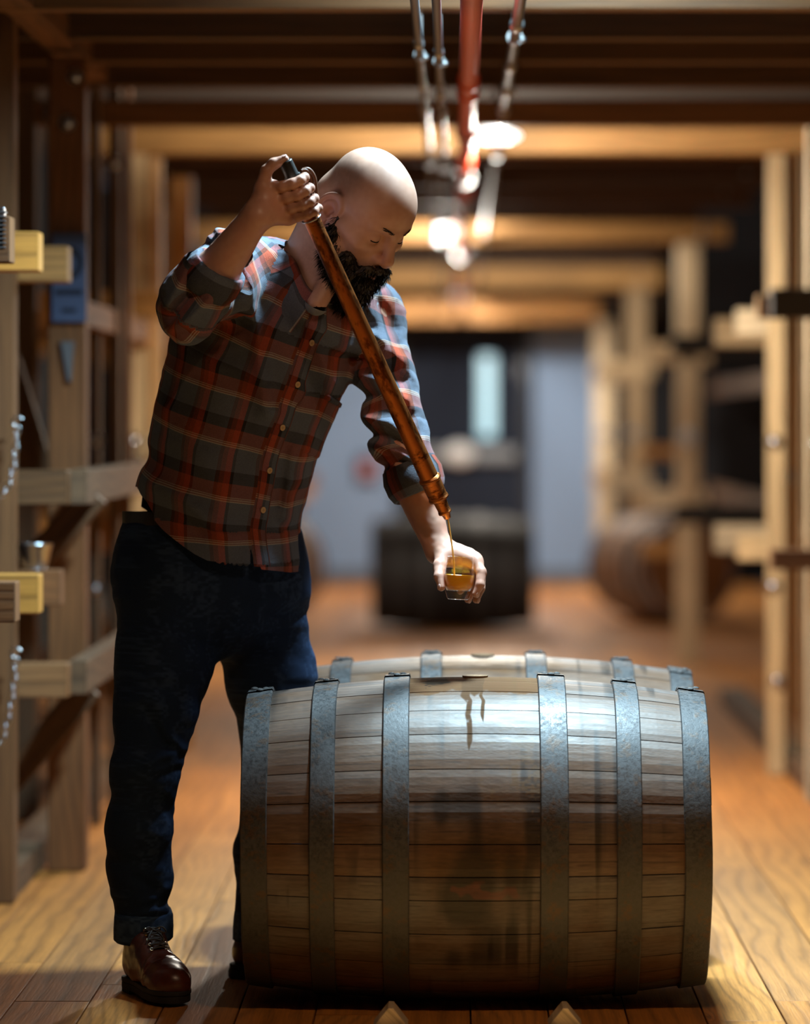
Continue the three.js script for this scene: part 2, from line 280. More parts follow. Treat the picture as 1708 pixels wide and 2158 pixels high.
// ---------------------------------------------------------------- racks
const shared = new Map();
function shareBoard(lx, ly, lz, r) { const k = [lx, ly, lz].map((v) => v.toFixed(3)).join(); if (!shared.has(k)) shared.set(k, board(lx, ly, lz, r)); return shared.get(k); }
const timber = (o, name, lx, ly, lz, x, y, d, mat, r = 0.004) => { const m = part(name, shareBoard(lx, ly, lz, r), mat, o); m.position.set(x, y, -d).sub(o.position); return m; };
const post = (o, x0, x1, d, deep, mat, top = 2.3, y0 = 0) => timber(o, 'post', x1 - x0, top - y0, deep, (x0 + x1) / 2, (top + y0) / 2, d, mat, 0.006);
const railAt = (o, end, d, bottom, mat, hgt = 0.086, thick = 0.09, len = 1.2) => { const s = Math.sign(end); return timber(o, 'rail', len, hgt, thick, end + s * len / 2, bottom + hgt / 2, d, mat); };
const stringer = (o, x, d0, d1, y0, y1, mat, thick = 0.045) => timber(o, 'stringer', thick, y1 - y0, d1 - d0, x, (y0 + y1) / 2, (d0 + d1) / 2, mat);
const bolt = (o, x, y, d, r = 0.014) => { const m = part('bolt_head', shared.get('bolt') ?? (shared.set('bolt', merge([new THREE.CylinderGeometry(1.5, 1.5, 0.25, 16).rotateX(Math.PI / 2), new THREE.SphereGeometry(1, 14, 8, 0, Math.PI * 2, 0, Math.PI / 2).rotateX(Math.PI / 2).scale(1, 1, 0.7).translate(0, 0, 0.1)])), shared.get('bolt')), steel, o); m.scale.setScalar(r); m.position.set(x, y, -d).sub(o.position); return m; };
{ // left, beside the man
  const o = thing('barrel_rack', 'weathered timber barrel rack at the left edge beside the man, carrying a number sign', 'rack', V(-1.05, 0, -9.9));
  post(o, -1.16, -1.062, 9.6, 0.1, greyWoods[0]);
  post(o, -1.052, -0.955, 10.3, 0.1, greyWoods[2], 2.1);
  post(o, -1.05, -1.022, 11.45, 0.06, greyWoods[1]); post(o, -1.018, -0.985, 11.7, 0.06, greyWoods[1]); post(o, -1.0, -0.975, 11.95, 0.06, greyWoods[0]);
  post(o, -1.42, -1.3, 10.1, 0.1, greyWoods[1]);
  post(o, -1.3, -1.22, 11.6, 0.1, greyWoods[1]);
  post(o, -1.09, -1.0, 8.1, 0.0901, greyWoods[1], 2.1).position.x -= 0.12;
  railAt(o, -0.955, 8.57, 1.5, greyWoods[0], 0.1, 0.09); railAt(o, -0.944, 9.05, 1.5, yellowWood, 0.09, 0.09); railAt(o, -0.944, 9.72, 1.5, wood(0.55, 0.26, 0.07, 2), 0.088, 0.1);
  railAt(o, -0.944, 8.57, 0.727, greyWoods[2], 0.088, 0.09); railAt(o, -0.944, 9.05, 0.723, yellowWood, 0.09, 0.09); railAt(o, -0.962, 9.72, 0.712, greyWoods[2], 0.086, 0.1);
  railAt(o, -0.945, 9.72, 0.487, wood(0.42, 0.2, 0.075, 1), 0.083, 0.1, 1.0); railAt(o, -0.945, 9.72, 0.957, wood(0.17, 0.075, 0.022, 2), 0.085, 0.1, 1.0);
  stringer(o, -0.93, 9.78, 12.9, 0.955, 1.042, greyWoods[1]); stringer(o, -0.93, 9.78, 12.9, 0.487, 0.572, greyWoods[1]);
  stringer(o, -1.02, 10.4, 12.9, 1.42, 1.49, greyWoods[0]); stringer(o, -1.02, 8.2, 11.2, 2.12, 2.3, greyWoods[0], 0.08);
  const br = timber(o, 'brace', 0.07, 0.62, 0.05, -1.12, 0.75, 10.06, wood(0.14, 0.06, 0.018, 0)); br.rotation.z = -0.75;  // both low braces darkened, shade put into the wood colour
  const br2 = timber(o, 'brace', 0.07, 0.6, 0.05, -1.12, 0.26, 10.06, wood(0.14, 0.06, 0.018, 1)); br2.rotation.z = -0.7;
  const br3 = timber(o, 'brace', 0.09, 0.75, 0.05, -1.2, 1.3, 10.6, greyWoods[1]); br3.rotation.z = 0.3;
  timber(o, 'sill', 0.1, 0.07, 3.4, -1.12, 0.035, 11.3, greyWoods[1]);
  // a metal wedge driven into the post
  const wedge = new THREE.ExtrudeGeometry(new THREE.Shape([[-0.016, 0], [0.016, 0], [0.008, -0.1], [0.002, -0.1]].map(([x, y]) => new THREE.Vector2(x, y))), { depth: 0.012, bevelEnabled: true, bevelSize: 0.002, bevelThickness: 0.002, bevelSegments: 1 });
  const w = part('metal_wedge', wedge, std(0.2, 0.2, 0.21, 0.5, 0.6), o, 'small grey metal wedge driven into the post'); w.position.set(-1.0, 1.365, -10.247).sub(o.position);
  for (const [x, y, d] of [[-1.0, 1.93, 10.25], [-0.98, 2.05, 10.25], [-1.03, 1.11, 11.42], [-1.035, 0.68, 11.42], [-1.0, 1.92, 11.66]]) bolt(o, x, y, d - 0.005);
}
{ // left, farther down
  const o = thing('barrel_rack', 'long timber barrel rack on the left behind the man, receding toward the navy door', 'rack', V(-1.05, 0, -20));
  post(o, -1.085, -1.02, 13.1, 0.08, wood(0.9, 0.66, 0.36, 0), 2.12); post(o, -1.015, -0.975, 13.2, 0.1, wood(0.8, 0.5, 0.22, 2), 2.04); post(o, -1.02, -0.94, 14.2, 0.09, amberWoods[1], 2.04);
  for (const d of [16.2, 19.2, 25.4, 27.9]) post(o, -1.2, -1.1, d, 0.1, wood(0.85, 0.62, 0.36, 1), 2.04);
  for (const d of [12.9, 14.4, 17, 19.5, 22.5, 25, 27]) { railAt(o, -0.945, d, 1.5, amberWoods[d % 3 | 0]); railAt(o, -0.945, d, 0.74, amberWoods[(d + 1) % 3 | 0]); }
  stringer(o, -1.03, 13, 28, 0.955, 1.042, greyWoods[1]); stringer(o, -1.03, 13, 28, 1.41, 1.49, amberWoods[1]); stringer(o, -1.03, 13, 28, 0.65, 0.735, amberWoods[1]);
  for (const [x, y, d] of [[-1.06, 1.095, 13.05], [-1.055, 1.03, 13.05], [-1.0, 1.09, 13.14]]) bolt(o, x, y, d, 0.02);
}
{ // right, nearer part
  const o = thing('barrel_rack', 'pale lit timber barrel rack at the right edge of the picture', 'rack', V(1.1, 0, -13));
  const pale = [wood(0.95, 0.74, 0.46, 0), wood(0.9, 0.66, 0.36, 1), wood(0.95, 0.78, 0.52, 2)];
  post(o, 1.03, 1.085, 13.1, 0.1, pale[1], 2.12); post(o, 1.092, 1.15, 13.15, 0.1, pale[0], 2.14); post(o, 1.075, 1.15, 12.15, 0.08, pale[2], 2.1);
  railAt(o, 0.945, 11.9, 1.47, std(0.05, 0.045, 0.04, 0.7), 0.09, 0.1); railAt(o, 0.915, 12.05, 1.475, wood(0.35, 0.2, 0.08, 1), 0.07, 0.09); railAt(o, 0.94, 13.3, 1.45, pale[2], 0.09, 0.09); railAt(o, 0.945, 14.5, 1.44, pale[1], 0.1, 0.1);  // nearest rail coloured near black, standing in for its unlit side
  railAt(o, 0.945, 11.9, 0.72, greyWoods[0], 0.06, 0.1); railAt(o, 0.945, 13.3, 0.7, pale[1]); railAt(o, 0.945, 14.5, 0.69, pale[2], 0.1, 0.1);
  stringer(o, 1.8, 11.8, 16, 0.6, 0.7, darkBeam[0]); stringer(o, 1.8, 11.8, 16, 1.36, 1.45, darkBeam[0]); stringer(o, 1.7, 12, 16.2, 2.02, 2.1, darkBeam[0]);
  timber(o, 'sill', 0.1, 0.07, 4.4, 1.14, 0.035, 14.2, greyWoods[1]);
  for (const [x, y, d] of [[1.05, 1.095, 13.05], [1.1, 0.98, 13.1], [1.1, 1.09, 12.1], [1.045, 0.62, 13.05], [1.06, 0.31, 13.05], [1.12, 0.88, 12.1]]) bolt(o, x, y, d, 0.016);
}
{ // right, farther part
  const o = thing('barrel_rack', 'blurred timber barrel rack farther down the right, receding to the end wall', 'rack', V(1.1, 0, -22));
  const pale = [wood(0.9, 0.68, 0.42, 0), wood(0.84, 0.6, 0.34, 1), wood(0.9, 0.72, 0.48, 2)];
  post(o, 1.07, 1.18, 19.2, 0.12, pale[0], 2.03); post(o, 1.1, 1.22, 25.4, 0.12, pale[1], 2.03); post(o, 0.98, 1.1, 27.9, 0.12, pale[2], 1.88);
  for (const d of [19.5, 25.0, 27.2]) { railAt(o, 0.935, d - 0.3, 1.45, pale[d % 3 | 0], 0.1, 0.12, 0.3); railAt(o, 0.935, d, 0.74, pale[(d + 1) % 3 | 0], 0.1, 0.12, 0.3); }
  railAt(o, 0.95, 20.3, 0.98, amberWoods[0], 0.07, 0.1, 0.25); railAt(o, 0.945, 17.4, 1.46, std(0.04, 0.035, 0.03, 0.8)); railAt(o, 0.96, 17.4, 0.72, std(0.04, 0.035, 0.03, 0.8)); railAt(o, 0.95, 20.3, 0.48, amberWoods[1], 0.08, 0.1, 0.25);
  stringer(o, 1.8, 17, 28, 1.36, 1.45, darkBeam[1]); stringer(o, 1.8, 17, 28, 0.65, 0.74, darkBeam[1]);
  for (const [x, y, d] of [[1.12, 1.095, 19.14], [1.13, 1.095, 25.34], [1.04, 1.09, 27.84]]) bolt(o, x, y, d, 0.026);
}

// ---------------------------------------------------------------- lamps
function bulbLamp(b, label, k = 1) {
  const o = thing('ceiling_lamp', label, 'lamp', V(b.x, b.y, -b.d));
  part('bulb', new THREE.SphereGeometry(1, 28, 16).scale(0.078 * k, 0.026 * k, 0.05 * k), new THREE.MeshStandardMaterial({ color: 0xffffff, emissive: new THREE.Color().setRGB(1, 0.99, 0.96), emissiveIntensity: k < 0.45 ? 0.9 : 2.4, roughness: 0.4 }), o, 'glowing white bulb');
  part('cap', lathe([[0.001, 0.075], [0.035, 0.072], [0.05, 0.05], [0.052, 0.028], [0.001, 0.027]], 32), darkSteel, o);
  part('hanger', new THREE.CylinderGeometry(0.008, 0.008, CEIL - b.y - 0.07, 10).translate(0, (CEIL - b.y - 0.07) / 2 + 0.07, 0), darkSteel, o);
  const p = new THREE.PointLight(b.color ?? WARM, b.glow); p.position.set(b.x, b.y - 0.005, -b.d); p.shadow.radius = 2.5; p.castShadow = true; scene.add(p);
  if (!b.down) return o;
  const s = new THREE.RectAreaLight(WARM, b.down / (0.15 * 0.1), 0.15, 0.1); s.position.set(b.x, b.y - 0.032, -b.d); s.lookAt(b.x, 0, -b.d); scene.add(s);
  return o;
}
bulbLamp(BULBS[0], 'glowing white ceiling lamp behind the red pipe, in front of the brightest yellow beam');
bulbLamp(BULBS[1], 'glowing ceiling lamp in front of the second lit beam, right of the bald head', 0.5);
bulbLamp(BULBS[2], 'glowing ceiling lamp in front of the third lit beam, behind the pipes', 0.4);
bulbLamp(BULBS[3], 'small dim ceiling lamp farthest down the aisle, nearest the navy door', 0.4);
function shadedLamp(k, label, size) {
  const o = thing('ceiling_lamp', label, 'lamp', V(k.x, k.y, -k.d));
  part('shade', lathe([[(k.size ?? 0.14) * 0.6, 0.002], [size * 0.72, -0.185], [size * 0.72 + 0.006, -0.185], [(k.size ?? 0.14) * 0.6 + 0.01, 0.012], [0.05, 0.05], [0.05, 0.12], [0.001, 0.125]], 48), std(0.03, 0.03, 0.03, 0.9), o, 'dark metal shade');
  part('bulb', new THREE.CylinderGeometry((k.size ?? 0.14) * 0.55, (k.size ?? 0.14) * 0.55, 0.012, 32).translate(0, -0.008, 0), new THREE.MeshStandardMaterial({ color: 0xffffff, emissive: k.color ?? WARM, emissiveIntensity: 4, roughness: 0.4 }), o, 'round glowing diffuser');
  part('hanger', new THREE.CylinderGeometry(0.009, 0.009, CEIL - k.y - 0.12, 10).translate(0, (CEIL - k.y + 0.12) / 2, 0), darkSteel, o);
  const w = k.size ?? 0.14, s = new THREE.RectAreaLight(k.color ?? WARM, k.power / (w * w), w, w); s.position.set(k.x, k.y - 0.018, -k.d); s.lookAt(k.x, 0, -k.d); s.castShadow = true; scene.add(s);
}
shadedLamp(KEY, 'shaded cool ceiling lamp above the whiskey barrels, just over the top of the view', 0.42);
bulbLamp(FILL_BULB, 'added unseen warm fill bulb hanging over the aisle just before the man, above the view', 0.7);

// ---------------------------------------------------------------- pipes along the ceiling
function pipeRun(name, label, x, y, d0, d1, r, mat, couplings, cr, cmat, clen = 0.05, clips) {
  const o = thing(name, label, 'pipe', V(x, y, -d0));
  part('tube', new THREE.CylinderGeometry(r, r, d1 - d0, 28, 1).rotateX(Math.PI / 2).translate(0, 0, -(d1 - d0) / 2), mat, o);
  const prof = lathe([[r, -clen / 2], [cr, -clen / 2 + 0.004], [cr, -clen * 0.2], [cr * 0.94, 0], [cr, clen * 0.2], [cr, clen / 2 - 0.004], [r, clen / 2]], 28).rotateX(Math.PI / 2);
  for (const d of couplings) part('coupling', prof, cmat, o).position.z = -(d - d0);
  const clip = merge([new THREE.CylinderGeometry(cr * 1.12, cr * 1.12, 0.02, 24).rotateX(Math.PI / 2), moved(board(0.012, 0.16, 0.018, 0.002), 0, 0.085 + r * 0.5, 0), new THREE.SphereGeometry(0.008, 10, 8).translate(cr * 1.05, -0.005, 0.008)]);
  for (const d of clips ?? []) part('pipe_clip', clip, galvanized, o).position.z = -(d - d0);
  return o;
}
const redPaint = std(0.6, 0.06, 0.025, 0.4), brownPaint = std(0.2, 0.06, 0.03, 0.4);
const zincs = std(0.1, 0.105, 0.115, 0.5, 0.5);
const sprinkler = pipeRun('sprinkler_pipe', 'thick red sprinkler pipe running down the middle of the ceiling', 0.032, 1.985, 6.0, 28.4, 0.0225, redPaint, [9.6, 9.95, 12.6, 14.2, 17.5, 20.6, 24], 0.029, redPaint, 0.07, [11.3, 13.4, 19.4, 25.6]);
pipeRun('conduit', 'leftmost thin grey conduit under the ceiling joists', -0.083, 2.015, 6.0, 28.0, 0.0095, zincs, [9.0, 10.1, 10.9, 11.6, 12.3, 13.0, 16], 0.0125, galvanized, 0.045, [9.28, 10.75, 13.1]);
pipeRun('conduit', 'thin grey conduit just left of the red pipe', -0.038, 2.0, 6.0, 28.0, 0.0095, zincs, [9.05, 10.2, 10.95, 11.7, 12.35, 13.0, 16.1], 0.0125, galvanized, 0.045, [9.28, 10.75, 13.1]);
pipeRun('conduit', 'dark grey conduit on the right of the red pipe, nearest the glowing lamp', 0.139, 2.056, 6.0, 28.0, 0.0125, zincs, [8.98, 10.0, 10.7, 11.4, 12.9, 13.6, 18.2], 0.0165, galvanized, 0.055, [9.28, 10.75, 13.3]);
for (const d of [14.4, 20.0]) {
  const o = new THREE.Group(); o.name = numbered('sprinkler_head'); o.position.set(0.003, -0.023, -(d - 6)); sprinkler.add(o);
  part('body', lathe([[0.001, -0.045], [0.008, -0.042], [0.008, -0.02], [0.014, -0.016], [0.014, 0.002], [0.001, 0.003]], 16), steel, o);
  part('deflector', lathe([[0.001, -0.056], [0.022, -0.054], [0.022, -0.051], [0.001, -0.05]], 20), steel, o);
}

// ---------------------------------------------------------------- barrels
const L0 = 0.91, RB = 0.323, RE = 0.286;
const radiusAt = (x) => RB - (RB - RE) * (2 * x / L0) ** 2;
const seams = (() => { const r = rngOf(41), w = []; let s = 0; for (let i = 0; i < 31; i++) { const q = 0.7 + r() * 0.65; w.push(q); s += q; } let a = -6 * Math.PI / 180; return w.map((q) => { const b = a + q / s * 2 * Math.PI, o = [a, b]; a = b; return o; }); })();
const seamGrey = (v) => { const t = (v > 0.94 ? v - 1 : v) * 2 * Math.PI; return 0.45 + 0.5 * (hash(Math.max(seams.findIndex(([a, b]) => t >= a && t < b), 0), 3, 7) - 0.5); };   // some staves have weathered more than others
// where spirit has soaked in round the bung and run down: how dark, how dull
const stainAt = (u, v) => {
  const x = (u - 0.5) * L0, th = (v > 0.5 ? v - 1 : v) * 360, edge = noise2(u * 120, v * 300, 120, 300, 40) * 0.5 + noise2(u * 40, v * 90, 40, 90, 41) * 0.5;
  if (th < -30 || th > 75 || Math.abs(x) > 0.2) return [0, 0, 0, edge];
  const soak = sstep(0.0, 0.35, edge * 0.55 + 0.3 - Math.max(0, Math.abs(x + 0.005) - 0.115) * 14 - Math.max(0, Math.abs(th - 4) - 14 - 10 * (noise2(u * 18, v * 9, 18, 9, 49) - 0.5)) / 7);
  const spill = sstep(0.25, 0.55, edge + 0.25 - Math.hypot((x + 0.075) / 0.055, (th - 7) / 15) * 0.7);
  let drip = 0;
  for (const [dx, end, w] of [[-0.014, 57, 0.0075], [0.013, 44, 0.005], [-0.02, 33, 0.012], [0.0, 29, 0.02]])
    drip = Math.max(drip, sstep(0.2, 0.7, 1.1 - Math.abs(x - dx - (noise2(u * 5, v * 90, 5, 90, 42) - 0.5) * 0.008) / w - sstep(end - 9, end, th) * 1.2) * (th > 0 && th < end ? 1 : 0) * sstep(0.15, 0.4, edge + 0.15));
  return [soak, spill, drip, edge];
};
const barrelMap = (tone, bung) => makeTexture(1400, 1024, (u, v) => {       // u along the barrel, v round it (0 = top)
  const x = (u - 0.5) * L0, th = (v > 0.5 ? v - 1 : v) * 360;
  const fine = noise2(u * 26, v * 700, 26, 700, 31) * 0.55 + noise2(u * 90, v * 1000, 90, 1000, 32) * 0.45;
  const coarse = noise2(u * 7, v * 46, 7, 46, 33), patch = noise2(u * 9, v * 14, 9, 14, 34) * 0.6 + noise2(u * 24, v * 40, 24, 40, 35) * 0.4;
  let g = 0.62 + 0.42 * (fine - 0.5) + 0.2 * (coarse - 0.5) + 0.36 * (patch - 0.5);
  let c = [0.13 * g / 0.62, 0.055 * g / 0.62, 0.016 * g / 0.62];
  const crack = sstep(0.8, 0.93, noise2(u * 11, v * 820, 11, 820, 47)) * sstep(0.35, 0.65, coarse); c = c.map((q) => q * (1 - 0.6 * crack));
  const weather = clamp(seamGrey(v) + 0.5 * (patch - 0.5) + 0.35 * (coarse - 0.5), 0, 1);       // silver grey weathering in patches
  const lum = (c[0] + c[1] + c[2]) / 3; c = c.map((q, k) => lerp(q, lum * [1.45, 1.5, 1.58][k], 0.85 * weather));
  // dark runs of spirit and damp, dripping round the belly from the bung stave
  const run = sstep(0.56, 0.78, noise2(u * 70, v * 5, 70, 5, 37) * 0.6 + noise2(u * 16, v * 9, 16, 9, 38) * 0.4) * sstep(0.5, 0.62, noise2(u * 4, v * 4, 4, 4, 39) * 0.6 + patch * 0.5);
  c = c.map((q) => q * (1 - 0.7 * run));
  if (bung) {
    const [soak, spill, drip] = stainAt(u, v);
    c = c.map((q, k) => lerp(q, [0.12, 0.05, 0.012][k], 0.92 * soak)); c = c.map((q) => q * (1 - 0.75 * spill)); c = c.map((q, k) => lerp(q, [0.085, 0.035, 0.009][k], 0.92 * drip));
    const blot = sstep(0.5, 0.7, noise2(u * 60, v * 110, 60, 110, 55) * 0.6 + noise2(u * 150, v * 400, 150, 400, 56) * 0.4 + 0.1 - Math.hypot((x - 0.075) / 0.05, (th - 55) / 16) * 0.16) * (Math.abs(th - 50) < 40 ? 1 : 0); c = c.map((q, k) => lerp(q, [0.13, 0.065, 0.022][k], 0.7 * blot));
    const stainShade = sstep(0.3, 0.6, noise2(u * 40, v * 14, 40, 14, 44) * 0.5 + noise2(u * 9, v * 30, 9, 30, 45) * 0.5 + 0.28 - Math.hypot((x + 0.005) / 0.12, (th - 102) / 32) * 0.45); c = c.map((q) => q * (1 - 0.72 * stainShade));  // dark washes low on the front, deepened to put shade into the colour
    const red = sstep(0.3, 0.55, noise2(u * 60, v * 120, 60, 120, 43) + 0.15 - Math.hypot((x - 0.02) / 0.075, (th - 103) / 3.2) * 0.6); c = c.map((q, k) => lerp(q, [0.2, 0.035, 0.02][k], 0.5 * red * (0.4 + 0.6 * fine)));
  }
  return c.map((q) => q * tone);
});
const barrelGrain = makeTexture(1024, 1024, (u, v) => { const g = noise2(u * 34, v * 400, 34, 400, 51) * 0.55 + noise2(u * 150, v * 1000, 150, 1000, 52) * 0.45; return [g, g, g]; });
const dullness = makeTexture(700, 512, (u, v) => { const [a, b, c] = stainAt(u, v), r = lerp(0.5 + 0.1 * (noise2(u * 30, v * 200, 30, 200, 48) - 0.5), 0.95, Math.max(a, b, c)); return [r, r, r]; });
const staveMat = new THREE.MeshStandardMaterial({ map: barrelMap(1, true), bumpMap: barrelGrain, bumpScale: 0.0003, roughnessMap: dullness, roughness: 1 });
const plainMap = barrelMap(1, false), staveMat2 = new THREE.MeshStandardMaterial({ map: plainMap, bumpMap: barrelGrain, bumpScale: 0.0008, roughness: 0.5 });
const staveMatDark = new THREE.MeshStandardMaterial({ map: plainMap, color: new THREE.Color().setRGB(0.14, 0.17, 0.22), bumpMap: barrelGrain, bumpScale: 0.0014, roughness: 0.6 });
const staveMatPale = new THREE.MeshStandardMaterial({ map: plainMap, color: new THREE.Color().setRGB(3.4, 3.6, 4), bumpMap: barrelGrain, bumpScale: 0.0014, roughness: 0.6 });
const headMat = wood(0.4, 0.19, 0.07, 0, 0.6);
// a point of the barrel: x along it, t round it from the top toward the viewer, r from the axis
const ringPoint = (x, t, r) => V(x, RB + r * Math.cos(t), r * Math.sin(t));
function staveGeo(a, b, lift, ends) {
  const gap = 0.0011, nx = 18, nt = 4, thick = 0.026, pos = [], uv = [], ix = [], e0 = -L0 / 2 - ends[0], e1 = L0 / 2 + ends[1];
  const prof = []; // outline of the cross-section: outer face with eased edges, then inner face
  for (let k = 0; k <= nt; k++) prof.push([k / nt, 0]);
  prof.push([1, thick], [0, thick]);
  for (let i = 0; i <= nx; i++) {
    const x = lerp(e0, e1, i / nx), R = radiusAt(x) + lift, ga = gap / R;
    for (const [k, inn] of prof) {
      const edge = (k === 0 || k === 1) && inn === 0 ? 0.0012 : 0, t = lerp(a + ga, b - ga, k), p = ringPoint(x, t, R - inn - edge);
      pos.push(p.x, p.y, p.z); uv.push(x / L0 + 0.5, t / (2 * Math.PI));
    }
  }
  const m = prof.length;
  for (let i = 0; i < nx; i++) for (let k = 0; k < m; k++) { const p = i * m + k, q = i * m + (k + 1) % m; ix.push(p, p + m, q, q, p + m, q + m); }
  for (const i of [0, nx]) for (let k = 1; k < m - 1; k++) i ? ix.push(i * m, i * m + k, i * m + k + 1) : ix.push(0, k + 1, k);
  const g = new THREE.BufferGeometry(); g.setAttribute('position', new THREE.Float32BufferAttribute(pos, 3)); g.setAttribute('uv', new THREE.Float32BufferAttribute(uv, 2)); g.setIndex(ix);
  const f = g.toNonIndexed(); f.computeVertexNormals();
  const N = f.attributes.normal, P = f.attributes.position, U = f.attributes.uv;                // smooth the outer face only
  for (let i = 0; i < P.count; i++) { const y = P.getY(i) - RB, z = P.getZ(i), r = Math.hypot(y, z), x = P.getX(i); if (r > radiusAt(x) + lift - 0.003 && (N.getY(i) * y + N.getZ(i) * z) / r > 0.8) { const s = 8 * (RB - RE) * x / L0 / L0, l = Math.hypot(1, s); N.setXYZ(i, s / l, y / r / l, z / r / l); } }
  return f;
}
const rivetGeo = new THREE.SphereGeometry(0.0075, 12, 6, 0, Math.PI * 2, 0, Math.PI / 2).scale(1, 0.55, 1);
function hoopGeo(x, w, turn) {                             // a conical steel band with thickness and a lapped end
  const th = 0.0026, n = 96, pos = [], uv = [], ix = [], sgn = x < 0 ? -1 : 1;
  const lap = 0.16;
  for (let i = 0; i <= n; i++) {
    const t = turn + (i / n) * (2 * Math.PI + lap), up = 0.004 + (i / n > 1 - lap / 6.4 ? 0.0028 : 0), wob = (noise2(i / 9, x * 9, 11, 50, 5) - 0.5) * 0.0035;
    for (const [dx, dr] of [[-w / 2, up], [-w / 2 + 0.002, up + th], [w / 2 - 0.002, up + th], [w / 2, up], [w / 2, up - 0.004], [-w / 2, up - 0.004]]) { const xx = x + dx + wob, p = ringPoint(xx, t, radiusAt(xx) + dr); pos.push(p.x, p.y, p.z); uv.push(xx * 3, t * 0.95); }
  }
  for (let i = 0; i < n; i++) for (let k = 0; k < 6; k++) { const p = i * 6 + k, q = i * 6 + (k + 1) % 6; ix.push(p, p + 6, q, q, p + 6, q + 6); }
  const g = new THREE.BufferGeometry(); g.setAttribute('position', new THREE.Float32BufferAttribute(pos, 3)); g.setAttribute('uv', new THREE.Float32BufferAttribute(uv, 2)); g.setIndex(ix);
  const f = g.toNonIndexed(); f.computeVertexNormals();
  const N = f.attributes.normal, P = f.attributes.position;
  for (let i = 0; i < P.count; i++) { const y = P.getY(i) - RB, z = P.getZ(i), r = Math.hypot(y, z); if ((N.getY(i) * y + N.getZ(i) * z) / r > 0.9) { const s = 8 * (RB - RE) * P.getX(i) / L0 / L0, l = Math.hypot(1, s); N.setXYZ(i, s / l, y / r / l, z / r / l); } }
  return f;
}
function headGeos() {                                      // head boards, cut as chords of a circle
  const out = [], R = RE - 0.02, cuts = [-1, -0.62, -0.25, 0.12, 0.5, 0.78, 1].map((q) => q * R);
  for (let k = 0; k + 1 < cuts.length; k++) {
    const a = cuts[k] + 0.0008, b = cuts[k + 1] - 0.0008, s = [], half = (y) => Math.sqrt(Math.max(0, R * R - y * y));
    for (let i = 0; i <= 8; i++) { const y = lerp(a, b, i / 8); s.push(new THREE.Vector2(half(y), y)); }
    for (let i = 8; i >= 0; i--) { const y = lerp(a, b, i / 8); s.push(new THREE.Vector2(-half(y), y)); }
    out.push(new THREE.ExtrudeGeometry(new THREE.Shape(s), { depth: 0.02, bevelEnabled: false }));
  }
  return out;
}
const headBoards = headGeos();
const barrelGeos = seams.map(([a, b], i) => staveGeo(a, b, rr(-0.0008, 0.0012), [rr(0, 0.003), rr(0, 0.003)]));
function makeBarrel(label, pos, hoops, mat, opts = {}) {
  const o = thing('whiskey_barrel', label, 'barrel', pos, opts.turn ?? 0);
  const body = o; body.rotation.order = 'YXZ';
  seams.forEach((_, i) => part('stave', barrelGeos[i], mat, o));
  for (const [x, w, t] of hoops) {
    const h = part('hoop', hoopGeo(x, w, t - 0.16), hoopSteel, o);
    for (const [dx, dt] of [[0, 0.012], [-w * 0.22, 0.075], [w * 0.22, 0.075]]) { const p = ringPoint(x + dx, t - dt, radiusAt(x) + 0.0092), rv = part('rivet', rivetGeo, hoopSteel, h); rv.position.copy(p); rv.rotation.x = t - dt; }
  }
  for (const s of [-1, 1]) { const h = part('barrel_head', headBoards[0].clone().rotateY(Math.PI / 2).translate(s * (L0 / 2 - 0.05) - 0.01, RB, 0), opts.head ?? headMat, o); for (const g of headBoards.slice(1)) part('head_board', g.clone().rotateY(Math.PI / 2).translate(s * (L0 / 2 - 0.05) - 0.01, RB, 0), opts.head ?? headMat, h); }
  part('bung', new THREE.CylinderGeometry(0.026, 0.022, 0.03, 24).translate(0, 2 * RB - 0.0125, 0), wood(0.35, 0.2, 0.09, 1), o);
  return o;
}
const D1 = 7.98, hoops1 = [[-0.431, 0.052, 0.1], [-0.298, 0.049, 0.05], [-0.156, 0.052, 0.06], [0.152, 0.055, 0.02], [0.298, 0.049, 0.06], [0.431, 0.054, 0.06]];
makeBarrel('front oak whiskey barrel lying on its side, with dark spill stains at the top', V(0.04, 0, -D1), hoops1, staveMat);
makeBarrel('second whiskey barrel lying right behind the front barrel, only its bright top showing', V(0.06, 0, -8.72), [[-0.43, 0.05, 0.05], [-0.308, 0.046, 0.02], [-0.112, 0.046, 0.03], [0.116, 0.046, 0.0], [0.305, 0.046, 0.02], [0.43, 0.05, 0.25]], staveMat2);
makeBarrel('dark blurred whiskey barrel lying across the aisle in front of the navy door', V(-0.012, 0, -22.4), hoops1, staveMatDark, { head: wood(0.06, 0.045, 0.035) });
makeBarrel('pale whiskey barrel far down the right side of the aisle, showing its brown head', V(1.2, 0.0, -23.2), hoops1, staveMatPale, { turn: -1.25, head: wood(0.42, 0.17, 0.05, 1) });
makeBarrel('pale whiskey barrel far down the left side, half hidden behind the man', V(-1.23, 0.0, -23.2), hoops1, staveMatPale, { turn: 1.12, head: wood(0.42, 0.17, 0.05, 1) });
// chocks under the belly of the front barrel
{
  const g = new THREE.ExtrudeGeometry(new THREE.Shape([[-0.032, 0], [0.032, 0], [0.004, 0.034], [-0.004, 0.034]].map(([x, y]) => new THREE.Vector2(x, y))), { depth: 0.09, bevelEnabled: true, bevelSize: 0.001, bevelThickness: 0.002, bevelSegments: 1 });
  uvBy(g, (p) => [p[2], p[0] + p[1]]);
  for (const [x, l] of [[-0.124, 'left small wooden wedge chocking the front barrel at the bottom edge'], [0.211, 'right small wooden wedge chocking the front barrel at the bottom edge']]) tag(part('wooden_wedge', g, wood(0.85, 0.68, 0.45, 0)), l, 'wedge').position.set(x, 0, -7.7);
}

